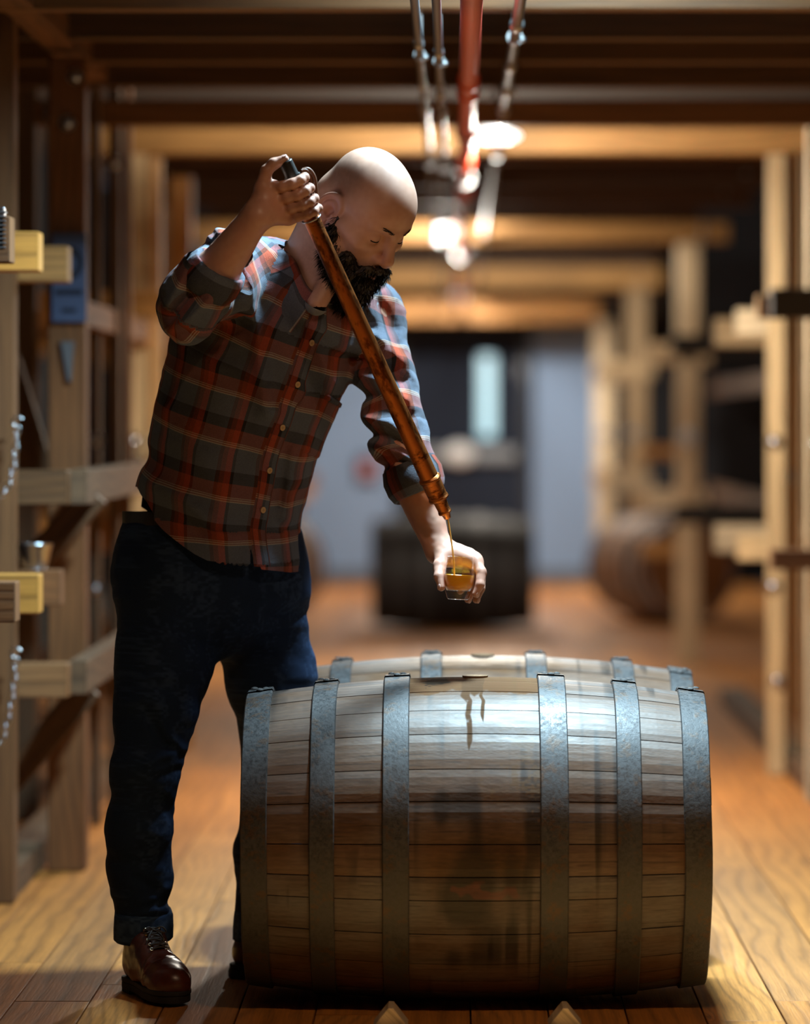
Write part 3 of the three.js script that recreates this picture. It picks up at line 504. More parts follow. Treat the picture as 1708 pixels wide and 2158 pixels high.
// ---------------------------------------------------------------- things on the left rack
function chain(label, pts, size) {
  const o = thing('chain', label, 'chain', pts[0].clone()), curve = new THREE.CatmullRomCurve3(pts.map((p) => p.clone().sub(pts[0]))), len = curve.getLength(), n = Math.round(len / (size * 2.15));
  const link = new THREE.TorusGeometry(size * 0.62, size * 0.2, 8, 18).scale(1.55, 1, 1);
  for (let i = 0; i < n; i++) {
    const u = (i + 0.5) / n, p = curve.getPointAt(u), t = curve.getTangentAt(u), m = part('link', link, steel, o);
    m.position.copy(p); m.quaternion.setFromUnitVectors(V(1, 0, 0), t).multiply(new THREE.Quaternion().setFromAxisAngle(V(1, 0, 0), (i % 2) * Math.PI / 2 + 0.3));
  }
  const hook = part('hook', new THREE.TorusGeometry(size * 1.1, size * 0.28, 8, 20, 4.4).rotateZ(0.6), steel, o); hook.position.set(0, size * 0.8, 0);
  return o;
}
{
  const d = 9.5;
  chain('upper steel chain looped from the left rack post, above waist height', [[38, 897], [33, 950], [22, 1010], [4, 1046], [-25, 1052], [-70, 1020]].map(([x, y]) => at(x, y, d)), 0.011);
  chain('lower steel chain looped from the left rack post, below knee height', [[35, 1385], [30, 1440], [18, 1510], [2, 1562], [-25, 1580], [-70, 1550]].map(([x, y]) => at(x, y, d)), 0.011);
  // metal cup on the rail
  const c = thing('metal_cup', 'small flared metal cup standing on the rail of the left rack', 'cup', V(-1.03, 0.7985, -9.72));
  part('bowl', lathe([[0.001, 0.002], [0.028, 0.002], [0.031, 0.006], [0.045, 0.062], [0.0465, 0.0635], [0.044, 0.062], [0.03, 0.008], [0.001, 0.006]], 40), steel, c);
  part('foot', lathe([[0.001, 0], [0.03, 0], [0.03, 0.003], [0.001, 0.003]], 40), steel, c);
  // number sign on the post
  const s = thing('number_sign', 'pale blue number sign with a dark sideways 0 and 1, on the left rack', 'sign', at(146, 585, 10.235));
  const cv = document.createElement('canvas'); cv.width = 220; cv.height = 520; const g = cv.getContext('2d');
  g.fillStyle = '#4a5674'; g.fillRect(0, 0, 220, 520); g.strokeStyle = '#0c1226'; g.lineWidth = 38; g.beginPath(); g.ellipse(110, 175, 70, 78, 0, 0, 7); g.stroke();
  g.fillStyle = '#0c1226'; g.fillRect(18, 330, 178, 34); g.fillRect(62, 440, 92, 26);
  const tx = new THREE.CanvasTexture(cv); tx.colorSpace = THREE.SRGBColorSpace;
  const face = new THREE.PlaneGeometry(0.088, 0.228).translate(0, 0, 0.0032);
  part('panel', board(0.09, 0.23, 0.006, 0.002), std(0.1, 0.13, 0.2, 0.6), s); part('lettering', face, new THREE.MeshStandardMaterial({ map: tx, roughness: 0.6 }), s);
  // metal slatted strip, edge-on at the frame's left edge
  const z = thing('ridged_strip', 'short ridged metal strip standing on the top left boards at the picture edge', 'strip', at(4, 530, 8.54));
  part('plate', moved(board(0.014, 0.095, 0.03, 0.003), 0, 0.0475, 0), steel, z);
  for (let k = 0; k < 9; k++) part('ridge', moved(board(0.018, 0.004, 0.032, 0.001), 0.001, 0.008 + k * 0.0095, 0), darkSteel, z);
}

// ---------------------------------------------------------------- the man
const man = thing('person', 'bald bearded man in plaid flannel shirt, dark jeans and boots, drawing whiskey into a glass', 'person', V(-0.52, 0, -8.12));
const put = (name, geo, mat, parent, label) => { const m = part(name, geo, mat, parent ?? man, label); if (!parent) m.position.sub(man.position); return m; };   // geometry is in world metres
// head frame: yaw toward the viewer's right, pitched down to the glass
const HO = at(762, 454, 8.0), yaw = 46 * Math.PI / 180, pit = 42 * Math.PI / 180;
const hf = V(Math.cos(pit) * Math.sin(yaw), -Math.sin(pit), Math.cos(pit) * Math.cos(yaw)), hu = V(Math.sin(pit) * Math.sin(yaw), Math.cos(pit), Math.sin(pit) * Math.cos(yaw)), hl = hu.clone().cross(hf);
const headAt = (x, y, z) => HO.clone().addScaledVector(hl, x).addScaledVector(hu, y).addScaledVector(hf, z);
const toHead = (p) => { const x = p[0] - HO.x, y = p[1] - HO.y, z = p[2] - HO.z; return [x * hl.x + y * hl.y + z * hl.z, x * hu.x + y * hu.y + z * hu.z, x * hf.x + y * hf.y + z * hf.z]; };
const NB = at(662, 600, 8.075), NT = headAt(0, -0.025, -0.03);
const b3 = (x1, y1, z1, x2, y2, z2, ra, rb) => B(V(x1, y1, z1), V(x2, y2, z2), ra, rb);
const jawB = [b3(0.057, -0.02, 0.0, 0.05, -0.07, 0.03, 0.02, 0.019), b3(0.05, -0.07, 0.03, 0.014, -0.102, 0.078, 0.018, 0.02)];
const noseB = [b3(0, 0.032, 0.096, 0, -0.018, 0.119, 0.008, 0.0115), b3(0, -0.022, 0.118, 0, -0.026, 0.116, 0.0125, 0.0125)];
const alaB = b3(0.011, -0.029, 0.106, 0.013, -0.029, 0.1, 0.0085, 0.008);
const browB = b3(0.012, 0.034, 0.098, 0.044, 0.037, 0.08, 0.009, 0.008);
const cheekB = b3(0.048, -0.012, 0.068, 0.058, -0.005, 0.03, 0.018, 0.016);
const lipU = b3(0, -0.0585, 0.1115, 0.018, -0.062, 0.102, 0.006, 0.004), lipL = b3(0, -0.0685, 0.109, 0.016, -0.0685, 0.1, 0.0065, 0.0045);
const eyeC = [0.0325, 0.012, 0.081];
const skull = (x, y, z) => {                               // head coordinates, mirrored in x
  const X = Math.abs(x);
  let d = ell(x, y - 0.05, z + 0.008, 0.076, 0.09, 0.099);
  d = smin(d, ell(x, y - 0.052, z - 0.036, 0.063, 0.062, 0.066), 0.03);
  d = smin(d, ell(x, y + 0.02, z - 0.045, 0.055, 0.085, 0.054), 0.03);
  const q = [X, y, z];
  for (const b of jawB) d = smin(d, cone(q, b), 0.02);
  d = smin(d, cone(q, cheekB), 0.02);
  d = smin(d, cone(q, browB), 0.012);
  d = smax(d, -(Math.hypot(X - 0.033, y - 0.011, z - 0.105) - 0.0205), 0.011);                  // eye sockets
  d = smin(d, Math.hypot(X - eyeC[0], y - eyeC[1], z - eyeC[2]) - 0.0135, 0.004);
  d = smin(d, cone([X, y, z], noseB[0]), 0.014); d = smin(d, cone(q, noseB[1]), 0.006); d = smin(d, cone(q, alaB), 0.006);
  d = smax(d, -(Math.hypot(X - 0.0075, (y + 0.0375) * 1.2, z - 0.111) - 0.0038), 0.003);
  d = smin(d, ell(X, y + 0.055, z - 0.09, 0.028, 0.022, 0.018), 0.014);                         // mouth mound
  d = smin(d, cone(q, lipU), 0.004); d = smin(d, cone(q, lipL), 0.004);
  return d;
};
const ear = (x0, y0, z0) => {
  const x = 0.074 + (x0 - 0.074) / 1.14, y = y0 / 1.14, z = (z0 + 0.014) / 1.14 - 0.014;                                 // ear coordinates: x outward, y up, z forward
  const c = Math.cos(0.28), s = Math.sin(0.28), Y = (y - 0.004) * c + (z + 0.014) * s, Z = (z + 0.014) * c - (y - 0.004) * s;
  const flare = x - 0.074 + Z * 0.42;                     // the rear edge stands off the head
  let d = ell(flare, Y, Z, 0.0075, 0.033, 0.0195);
  const rim = Math.hypot(Math.hypot(Y / 1.55, Z + 0.0005) - 0.0185, (flare - 0.005) * 0.9) - 0.0042;
  if (Z < 0.012 || Y > 0) d = smin(d, rim, 0.005);
  d = smin(d, Math.hypot(Math.hypot((Y + 0.002) / 1.5, Z - 0.001) - 0.0105, flare - 0.005) - 0.003, 0.004);           // inner fold
  d = smax(d, -ell(flare - 0.009, Y + 0.006, Z - 0.004, 0.009, 0.011, 0.0075), 0.004);                                // concha
  d = smin(d, Math.hypot(flare - 0.004, Y + 0.005, Z - 0.0145) - 0.0058, 0.004);                                      // tragus
  d = smin(d, ell(flare - 0.002, Y + 0.031, Z - 0.008, 0.006, 0.009, 0.0085), 0.005);                                 // lobe
  return d;
};
const neckB = [B(NB, NT, 0.066, 0.056), B(at(612, 600, 8.09), headAt(-0.02, 0.0, -0.06), 0.045, 0.05), B(at(668, 640, 7.985), headAt(0, -0.07, 0.02), 0.02, 0.02)];
const headField = (p) => {
  const [x, y, z] = toHead(p);
  let d = skull(x, y, z);
  for (const b of neckB) d = smin(d, cone(p, b), 0.022);
  return smin(d, ear(Math.abs(x), y, z), 0.005);
};
const boxOf = (pts, pad) => { const lo = [1e9, 1e9, 1e9], hi = [-1e9, -1e9, -1e9]; for (const p of pts) [p.x, p.y, p.z].forEach((v, k) => { lo[k] = Math.min(lo[k], v - pad); hi[k] = Math.max(hi[k], v + pad); }); return [lo, hi]; };
const headGeo = surfaceNets(headField, [HO.x - 0.17, NB.y - 0.05, HO.z - 0.17], [HO.x + 0.17, HO.y + 0.17, HO.z + 0.17], 0.003);

// arms and hands (world)
const chainB = (pts, radii) => pts.slice(1).map((p, i) => B(pts[i], p, radii[i], radii[i + 1]));
// the thief: a copper tube from the right fist down to the glass
const T0 = at(601, 338, 7.7), T1 = at(944, 1092, 7.955), TD = T1.clone().sub(T0).normalize(), TL = T1.distanceTo(T0);
const onThief = (s) => T0.clone().addScaledVector(TD, s);
const e2 = V(0, 0, 1).addScaledVector(TD, -TD.z).normalize(), e1 = TD.clone().cross(e2).multiplyScalar(-1); if (e1.x < 0) e1.multiplyScalar(-1);
const roundThief = (s, ang, r) => onThief(s).addScaledVector(e1, Math.cos(ang * Math.PI / 180) * r).addScaledVector(e2, Math.sin(ang * Math.PI / 180) * r);
const wristR = at(541, 455, 7.70), elbowR = at(402, 648, 7.8), fingersR = [], palmR = [];
[[0.042, 0.0098], [0.0655, 0.0102], [0.0885, 0.0097], [0.1095, 0.0086]].forEach(([s, r], i) => {
  const mcp = roundThief(s + [-0.004, 0, 0.001, -0.001][i], 172, 0.041), R = 0.0168 + r * 0.78;
  const pts = [mcp, roundThief(s - 0.002, 138, R + 0.008), roundThief(s, 100, R + 0.005), roundThief(s + 0.001, 66, R + 0.002), roundThief(s + 0.002, 30, R), roundThief(s + 0.003, -6, R - 0.002)];
  fingersR.push(chainB(pts, [r * 1.22, r * 1.12, r * 1.1, r, r * 0.97, r * 0.82]));
  palmR.push(B(wristR.clone().lerp(mcp, 0.12), mcp, 0.017, 0.0125));
});
const thumbR = chainB([at(548, 428, 7.71), at(553, 392, 7.7), at(562, 360, 7.695), at(577, 345, 7.695), at(600, 336, 7.698)], [0.0165, 0.0145, 0.0118, 0.0112, 0.0088]);
palmR.push(B(wristR, at(556, 405, 7.71), 0.02, 0.017), B(at(560, 425, 7.725), at(580, 425, 7.73), 0.02, 0.015));
const foreR = [B(elbowR, elbowR.clone().lerp(wristR, 0.35), 0.044, 0.0455), B(elbowR.clone().lerp(wristR, 0.35), wristR, 0.0455, 0.0285)];
const wristL = at(925, 1160, 8.035), elbowL = at(838, 915, 8.1);
const GB = at(966, 1263, 7.965), GT = at(970, 1174, 7.965);
const foreL = [B(elbowL, elbowL.clone().lerp(wristL, 0.38), 0.047, 0.0475), B(elbowL.clone().lerp(wristL, 0.38), wristL, 0.0475, 0.0265)];
const P3 = (list) => list.map((q) => at(...q));
const fingersL = [
  chainB(P3([[1004, 1186, 7.99], [1015, 1205, 7.968], [1012, 1232, 7.954], [1003, 1252, 7.95]]), [0.0112, 0.0102, 0.0092, 0.0072]),
  chainB(P3([[1000, 1178, 8.003], [1015, 1208, 7.99], [1013, 1240, 7.978], [1004, 1264, 7.97]]), [0.0115, 0.0102, 0.0094, 0.0074]),
  chainB(P3([[988, 1172, 8.02], [1003, 1208, 8.016], [998, 1242, 8.008], [986, 1264, 7.998]]), [0.0112, 0.01, 0.0092, 0.0072]),
  chainB(P3([[972, 1172, 8.03], [984, 1204, 8.04], [980, 1230, 8.03], [970, 1246, 8.015]]), [0.0105, 0.0092, 0.0085, 0.007]),
];
const thumbL = chainB(P3([[934, 1176, 8.01], [927, 1192, 7.985], [926, 1215, 7.962], [931, 1238, 7.948]]), [0.0155, 0.0128, 0.0108, 0.008]);
const palmL = [...fingersL.map((f) => B(wristL.clone().lerp(f[0].a, 0.15), f[0].a, 0.0185, 0.0145)), B(wristL, thumbL[0].a, 0.02, 0.0165), B(at(950, 1172, 8.02), at(975, 1180, 8.02), 0.016, 0.016)];
const limb = (list, k) => (p) => { let d = 1; for (const b of list) d = smin(d, cone(p, b), k); return d; };
const handField = (palm, fingers, thumb, fore) => { const pf = limb([...palm, ...fore], 0.016); return (p) => { let d = pf(p); if (d > 0.12) return d; d = smin(d, limb(thumb, 0.004)(p), 0.01); let f = 1; for (const c of fingers) f = Math.min(f, limb(c, 0.004)(p)); return smin(d, f, 0.007); }; };
const veins = (f) => (p) => f(p) + 0.0006 * noise3(p[0] * 90, p[1] * 90, p[2] * 90);
const handRf = veins(handField(palmR, fingersR, thumbR, foreR)), handLf = veins(handField(palmL, fingersL, thumbL, foreL));
const ends = (l) => l.flatMap((b) => [b.a, b.b]);
const handRg = surfaceNets(handRf, ...boxOf([...ends(foreR), ...fingersR.flatMap(ends), ...ends(thumbR)], 0.05), 0.003);
const handLg = surfaceNets(handLf, ...boxOf([...ends(foreL), ...fingersL.flatMap(ends), ...ends(thumbL)], 0.05), 0.003);
// trunk and limbs under the clothes, joined to the head, arms and feet
const shR = at(500, 572, 8.03), shL = at(783, 662, 8.2);
const hipR = at(375, 1235, 8.11), hipL = at(545, 1240, 8.26), kneeR = at(313, 1600, 8.02), kneeL = at(582, 1600, 8.35), ankR = at(303, 1960, 8.07), ankL = at(550, 1960, 8.28);
const coreB = [B(at(460, 1170, 8.19), at(500, 950, 8.15), 0.09, 0.1), B(at(500, 950, 8.15), at(570, 720, 8.12), 0.11, 0.12), B(at(570, 720, 8.12), NB, 0.12, 0.062), B(at(560, 640, 8.07), shR, 0.08, 0.055), B(at(690, 660, 8.13), shL, 0.08, 0.05), B(shR, elbowR, 0.05, 0.04), B(shL, elbowL, 0.045, 0.038), B(hipR, kneeR, 0.06, 0.042), B(hipL, kneeL, 0.06, 0.042), B(kneeR, ankR, 0.046, 0.034), B(kneeL, ankL, 0.046, 0.034)];
const coreGeo = surfaceNets(limb(coreB, 0.04), ...boxOf([...ends(coreB)], 0.15), 0.012);
const skin = (p) => {
  const n = noise3(p[0] * 40, p[1] * 40, p[2] * 40) * 0.5 + noise3(p[0] * 130, p[1] * 130, p[2] * 130) * 0.5;
  return [0.56 + 0.05 * n, 0.315 + 0.045 * n, 0.225 + 0.04 * n];
};
const ramp = (c, t, k) => c.map((q, i) => lerp(q, t[i], k));
colorBy(headGeo, (p) => {
  let c = skin(p); const [x, y, z] = toHead(p), X = Math.abs(x), n = 0.5 + 0.5 * noise3(p[0] * 300, p[1] * 300, p[2] * 300), m = noise3(p[0] * 60, p[1] * 60, p[2] * 60) * 0.01;
  const scalp = sstep(-0.01, 0.03, -z + 0.015 + m + (0.075 - y) * 0.25) * sstep(0.02, 0.05, y + m) * sstep(0.118, 0.09, y + 0.35 * (0.076 - X) + m);
  c = ramp(c, [0.17, 0.13, 0.105], 0.45 * scalp * (0.5 + 0.5 * n));                                              // clipped hair round the sides
  c = ramp(c, [0.5, 0.17, 0.12], 0.45 * sstep(0.02, 0.0, Math.hypot(X - 0.075, y * 0.5, z + 0.016) - 0.016));    // ears
  c = ramp(c, [0.52, 0.2, 0.15], 0.35 * sstep(0.024, 0.008, Math.hypot(X - 0.004, y + 0.022, z - 0.115)));       // nose
  c = ramp(c, [0.42, 0.14, 0.12], 0.8 * sstep(0.006, 0.001, Math.min(cone([X, y, z], lipU), cone([X, y, z], lipL))));
  const stub = sstep(0.012, -0.01, y + 0.05 - 0.3 * (0.07 - X)) * sstep(-0.06, 0.0, z) * sstep(-0.17, -0.12, y); c = ramp(c, [0.12, 0.08, 0.06], 0.4 * stub * (0.4 + 0.6 * n));
  return c;
});
for (const g of [handRg, handLg]) colorBy(g, (p) => ramp(skin(p), [0.55, 0.22, 0.16], 0.25 + 0.2 * noise3(p[0] * 50, p[1] * 50, p[2] * 50)));
colorBy(coreGeo, skin);
const skinMat = new THREE.MeshPhysicalMaterial({ vertexColors: true, roughness: 0.42, specularIntensity: 0.9 });
put('body', mergeGeometries([headGeo, handRg, handLg, coreGeo]), skinMat);
// nails
const nailMat = std(0.66, 0.4, 0.33, 0.25);
{
  const nail = new THREE.SphereGeometry(1, 12, 8).scale(0.0058, 0.0016, 0.0072);
  const place = (b, out) => { const d = b.b.clone().sub(b.a).normalize(), o = out.clone().addScaledVector(d, -out.dot(d)).normalize(), s = o.clone().cross(d), g = nail.clone().applyMatrix4(new THREE.Matrix4().makeBasis(s, o, d)).translate(b.b.x + o.x * b.rb * 0.84, b.b.y + o.y * b.rb * 0.84, b.b.z + o.z * b.rb * 0.84); put('fingernail', g, nailMat); };
  place(thumbR[3], V(0.05, 1, 0.35)); place(thumbL[2], V(-0.75, 0, 0.66)); for (const f of fingersL.slice(0, 3)) place(f[2], V(0.8, 0, 0.5));
}
// --- beard, moustache, brows, lashes
const beardB = [
  [0.067, 0.0, 0.012, 0.066, -0.032, 0.013, 0.0065, 0.010], [0.066, -0.032, 0.013, 0.056, -0.075, 0.03, 0.0125, 0.02], [0.056, -0.075, 0.03, 0.036, -0.108, 0.062, 0.021, 0.026],
  [0.036, -0.108, 0.062, 0.0, -0.13, 0.083, 0.026, 0.033], [0.0, -0.13, 0.083, 0.0, -0.16, 0.082, 0.032, 0.02], [0.046, -0.06, 0.066, 0.03, -0.095, 0.082, 0.017, 0.021], [0.03, -0.095, 0.082, 0, -0.1, 0.098, 0.02, 0.019],
  [0.002, -0.0485, 0.1185, 0.026, -0.058, 0.107, 0.0075, 0.0085], [0.026, -0.058, 0.107, 0.042, -0.082, 0.088, 0.009, 0.011],
].map((q) => b3(...q));
const beardH = (x, y, z) => { const q = [Math.abs(x), y, z]; let d = 1; beardB.forEach((b) => { d = smin(d, cone(q, b), 0.012); }); const mouth = Math.hypot(x / 1.8, y + 0.0655, z - 0.122) - 0.012; return smax(d, -mouth, 0.004); };
const beardField = (p) => { const [x, y, z] = toHead(p); return beardH(x, y, z) + 0.0032 * noise3(x * 230, y * 60, z * 230) + 0.002 * noise3(x * 420, y * 110, z * 420); };
const hairMat = std(0.021, 0.013, 0.0095, 0.55);
{
  const g = surfaceNets(beardField, [HO.x - 0.12, HO.y - 0.24, HO.z - 0.12], [HO.x + 0.16, HO.y + 0.06, HO.z + 0.16], 0.003);
  // strands: thin tapered hairs rooted in the beard, swept down and out
  const P = g.attributes.position, N = g.attributes.normal, pos = [], nor = [], r = rngOf(5), down = hu.clone().multiplyScalar(-1).addScaledVector(hf, -0.1);
  for (let i = 0; i < 5200; i++) {
    const k = (r() * P.count) | 0, p = V(P.getX(k), P.getY(k), P.getZ(k)), n = V(N.getX(k), N.getY(k), N.getZ(k));
    const d = n.clone().multiplyScalar(0.35 + r() * 0.5).add(down.clone().multiplyScalar(0.8)).add(V(r() - 0.5, r() - 0.5, r() - 0.5).multiplyScalar(0.7)).normalize(), len = 0.008 + r() * 0.013, side = d.clone().cross(n).normalize(), w = 0.00045 + r() * 0.0004;
    const q = [p.clone().addScaledVector(n, -0.002), p.clone().addScaledVector(d, len * 0.55), p.clone().addScaledVector(d, len).addScaledVector(down, len * 0.3)], o = side.clone().cross(d).normalize();
    const ring = (c, s) => [0, 1, 2].map((m) => c.clone().addScaledVector(side, Math.cos(m * 2.094) * w * s).addScaledVector(o, Math.sin(m * 2.094) * w * s));
    const a = ring(q[0], 1), b = ring(q[1], 0.8);
    for (let m = 0; m < 3; m++) { const m2 = (m + 1) % 3; for (const v of [a[m], a[m2], b[m], a[m2], b[m2], b[m], b[m], b[m2], q[2]]) { pos.push(v.x, v.y, v.z); const e = v.clone().sub(p).normalize().lerp(n, 0.6).normalize(); nor.push(e.x, e.y, e.z); } }
  }
  const s = new THREE.BufferGeometry(); s.setAttribute('position', new THREE.Float32BufferAttribute(pos, 3)); s.setAttribute('normal', new THREE.Float32BufferAttribute(nor, 3));
  put('beard', mergeGeometries([g.toNonIndexed(), s]), hairMat, null, 'thick dark brown beard and moustache');
  for (const sx of [-1, 1]) {
    const hairs = [], r2 = rngOf(9);
    for (let i = 0; i < 90; i++) { const t = r2(), x = lerp(0.012, 0.05, t), y = 0.037 + 0.006 * Math.sin(t * 2.6) + (r2() - 0.5) * 0.006, z = 0.107 - 0.022 * t * t - 0.006 * t + 0.0015; const a = headAt(sx * x, y, z), b = headAt(sx * (x + 0.006), y + 0.0015 * (1 - 2 * t), z - 0.001 - 0.004 * t); hairs.push(alongAxis(new THREE.ConeGeometry(0.0006, 0.008, 4).translate(0, 0.004, 0), a, b)); }
    put('eyebrow', merge(hairs), hairMat);
    const lid = []; for (let i = 0; i <= 8; i++) { const a = lerp(-0.95, 0.95, i / 8); lid.push(headAt(sx * (eyeC[0] + Math.sin(a) * 0.0137), eyeC[1] - 0.0045 - 0.0012 * Math.cos(a), eyeC[2] + Math.cos(a) * 0.0128)); }
    put('eyelashes', tube(lid, 0.0013, 16, 6), hairMat);
  }
}

// ---------------------------------------------------------------- plaid flannel
const rgbHex = (h) => { const c = new THREE.Color(h); return [c.r, c.g, c.b]; };
const slate = [0.108, 0.128, 0.168], black = [0.022, 0.018, 0.018], rust = [0.25, 0.055, 0.025], red = [0.46, 0.07, 0.03], cream = [0.5, 0.43, 0.34], brown = [0.1, 0.035, 0.022];
const sett = (list, t) => { let s = 0; for (const [w] of list) s += w; t = (t - Math.floor(t)) * s; for (const [w, c] of list) { if (t < w) return c; t -= w; } return list[0][1]; };
const weft = [[2.4, cream], [2, rust], [2.4, cream], [44, slate], [24, black], [27, rust], [1.4, cream], [2, rust]], warp = [[42, slate], [7, brown], [9, rust], [12, red], [6, black]];
const SETT = 0.103;
const plaid = makeTexture(1024, 1024, (u, v, i, j) => {
  const a = sett(warp, u * 3), b = sett(weft, 1 - v * 2), tw = ((i + j) >> 1) & 1, nap = 0.72 + 0.4 * hash(i, j, 3) + 0.22 * (noise2(u * 200, v * 200, 200, 200, 61) - 0.5), fluff = 0.05 * hash(i >> 1, j >> 1, 9);
  const c = [0, 1, 2].map((k) => (lerp(a[k], b[k], tw ? 0.72 : 0.4) * nap + fluff * 0.16) * 1.15);
  return c;
});
const flannelBump = makeTexture(512, 512, (u, v, i, j) => { const g = 0.5 * hash(i, j, 4) + 0.5 * noise2(u * 120, v * 120, 120, 120, 62); return [g, g, g]; });
plaid.repeat.set(1 / (3 * 0.076), 1 / (2 * SETT)); flannelBump.repeat.set(9, 9);
const shirtMat = new THREE.MeshPhysicalMaterial({ map: plaid, bumpMap: flannelBump, bumpScale: 0.0009, roughness: 0.92, sheen: 0.6, sheenRoughness: 0.7, sheenColor: new THREE.Color(0.35, 0.37, 0.4), specularIntensity: 0.4 });
// torso as rings: centre, lateral axis (toward his left), front axis, half widths
const fy = 35 * Math.PI / 180;
const ringOf = (x, y, d, a, bf, bb, tilt, lean) => { const L = V(Math.cos(fy) * Math.cos(tilt), -Math.sin(tilt), -Math.sin(fy) * Math.cos(tilt)), F0 = V(Math.sin(fy), -lean, Math.cos(fy)), F = F0.addScaledVector(L, -F0.dot(L)).normalize(); return { c: at(x, y, d), L, F, a, bf, bb }; };
const rings = [ringOf(448, 1290, 8.19, 0.19, 0.165, 0.15, 0.03, 0), ringOf(449, 1170, 8.19, 0.187, 0.172, 0.145, 0.08, 0.02), ringOf(456, 1085, 8.18, 0.184, 0.143, 0.14, 0.16, 0.08), ringOf(494, 930, 8.15, 0.184, 0.13, 0.135, 0.27, 0.12), ringOf(543, 770, 8.125, 0.2, 0.138, 0.13, 0.3, 0.12), ringOf(588, 665, 8.105, 0.2, 0.122, 0.12, 0.3, 0.12), ringOf(626, 598, 8.09, 0.15, 0.092, 0.1, 0.3, 0.2), ringOf(650, 556, 8.08, 0.075, 0.07, 0.075, 0.3, 0.3)];
let acc = 0; rings.forEach((r, i) => { if (i) acc += r.c.distanceTo(rings[i - 1].c); r.v = acc; }); const V0 = rings[2].v;
const frameAt = (p) => {
  let best = 1e9, bi = 0, bt = 0;
  for (let i = 0; i + 1 < rings.length; i++) {
    const a = rings[i].c, b = rings[i + 1].c, x = b.x - a.x, y = b.y - a.y, z = b.z - a.z, t = ((p[0] - a.x) * x + (p[1] - a.y) * y + (p[2] - a.z) * z) / (x * x + y * y + z * z), tc = clamp(t, 0, 1);
    const d = (p[0] - a.x - x * tc) ** 2 + (p[1] - a.y - y * tc) ** 2 + (p[2] - a.z - z * tc) ** 2;
    if (d < best - 1e-9) { best = d; bi = i; bt = t; }
  }
  const A = rings[bi], C = rings[bi + 1], over = bi === 0 ? Math.min(bt, 0) : bi === rings.length - 2 ? Math.max(bt - 1, 0) : 0, t = clamp(bt, 0, 1), mix = (k) => lerp(A[k], C[k], t);
  const c = A.c.clone().lerp(C.c, t), q = [p[0] - c.x, p[1] - c.y, p[2] - c.z], l = q[0] * lerp(A.L.x, C.L.x, t) + q[1] * lerp(A.L.y, C.L.y, t) + q[2] * lerp(A.L.z, C.L.z, t), f = q[0] * lerp(A.F.x, C.F.x, t) + q[1] * lerp(A.F.y, C.F.y, t) + q[2] * lerp(A.F.z, C.F.z, t);
  return { l, f, a: mix('a'), b: f > 0 ? mix('bf') : mix('bb'), v: mix('v') - V0 + over * A.c.distanceTo(C.c) * 1, over: Math.abs(over) * A.c.distanceTo(C.c) };
};
const torsoSdf = (p) => { const q = frameAt(p), k0 = Math.hypot(q.l / q.a, q.f / q.b), k1 = Math.hypot(q.l / q.a / q.a, q.f / q.b / q.b), d = k1 < 1e-6 ? -0.1 : k0 * (k0 - 1) / k1; return q.over > 0 ? Math.max(d, q.over) : d; };
// drape: ridges and hollows laid as lines on the cloth (points of the photograph at the cloth's depth)
const folds = [
  [[[520, 545], [538, 640], [556, 760], [566, 860]], 0.016, 0.020, 1], [[[548, 640], [566, 760], [576, 850]], -0.010, 0.018, 1], [[[470, 700], [500, 820], [520, 960]], -0.006, 0.03, 1],
  [[[640, 830], [618, 900], [606, 1000], [602, 1090]], 0.006, 0.012, 1], [[[628, 860], [608, 950], [590, 1060]], -0.006, 0.012, 1], [[[700, 800], [650, 900], [625, 1010]], 0.006, 0.02, 1],
  [[[720, 740], [690, 700], [668, 690]], 0.006, 0.014, 1], [[[745, 760], [700, 740]], -0.005, 0.012, 1], [[[360, 870], [420, 960], [470, 1060]], 0.006, 0.03, 1], [[[330, 1020], [400, 1070], [480, 1130]], 0.013, 0.024, 1], [[[310, 960], [360, 1050], [420, 1120]], -0.006, 0.02, 1],
  [[[380, 720], [450, 760], [540, 800]], 0.004, 0.02, 1], [[[640, 650], [700, 690], [760, 740]], 0.004, 0.018, 1],
  [[[352, 640], [395, 560], [440, 505]], 0.007, 0.012, 0], [[[372, 660], [420, 590], [448, 540]], -0.008, 0.012, 0], [[[345, 610], [375, 555], [425, 490]], 0.006, 0.01, 0], [[[360, 690], [400, 670], [440, 630]], 0.007, 0.012, 0], [[[390, 520], [430, 510], [470, 520]], -0.006, 0.01, 0], [[[400, 545], [440, 530], [468, 540]], 0.005, 0.009, 0], [[[455, 480], [490, 510], [505, 560]], 0.007, 0.012, 0],
  [[[770, 700], [815, 720], [848, 760]], 0.007, 0.012, 0], [[[765, 760], [810, 775], [850, 800]], -0.008, 0.011, 0], [[[760, 790], [810, 805], [855, 840]], 0.007, 0.010, 0], [[[755, 830], [805, 840], [862, 880]], -0.008, 0.012, 0], [[[770, 880], [820, 890], [880, 935]], 0.009, 0.011, 0], [[[775, 915], [830, 925], [885, 965]], -0.009, 0.010, 0], [[[790, 945], [840, 950], [895, 985]], 0.008, 0.009, 0], [[[800, 985], [850, 975], [890, 990]], -0.006, 0.009, 0], [[[800, 640], [825, 680], [835, 720]], -0.006, 0.012, 0], [[[775, 640], [800, 690], [810, 740]], 0.006, 0.012, 0],
].map(([pts, amp, w, torso]) => ({ pts: pts.map(([x, y]) => { const q = at(x, y, 8.0); return [q.x, q.y]; }), amp, w, torso }));
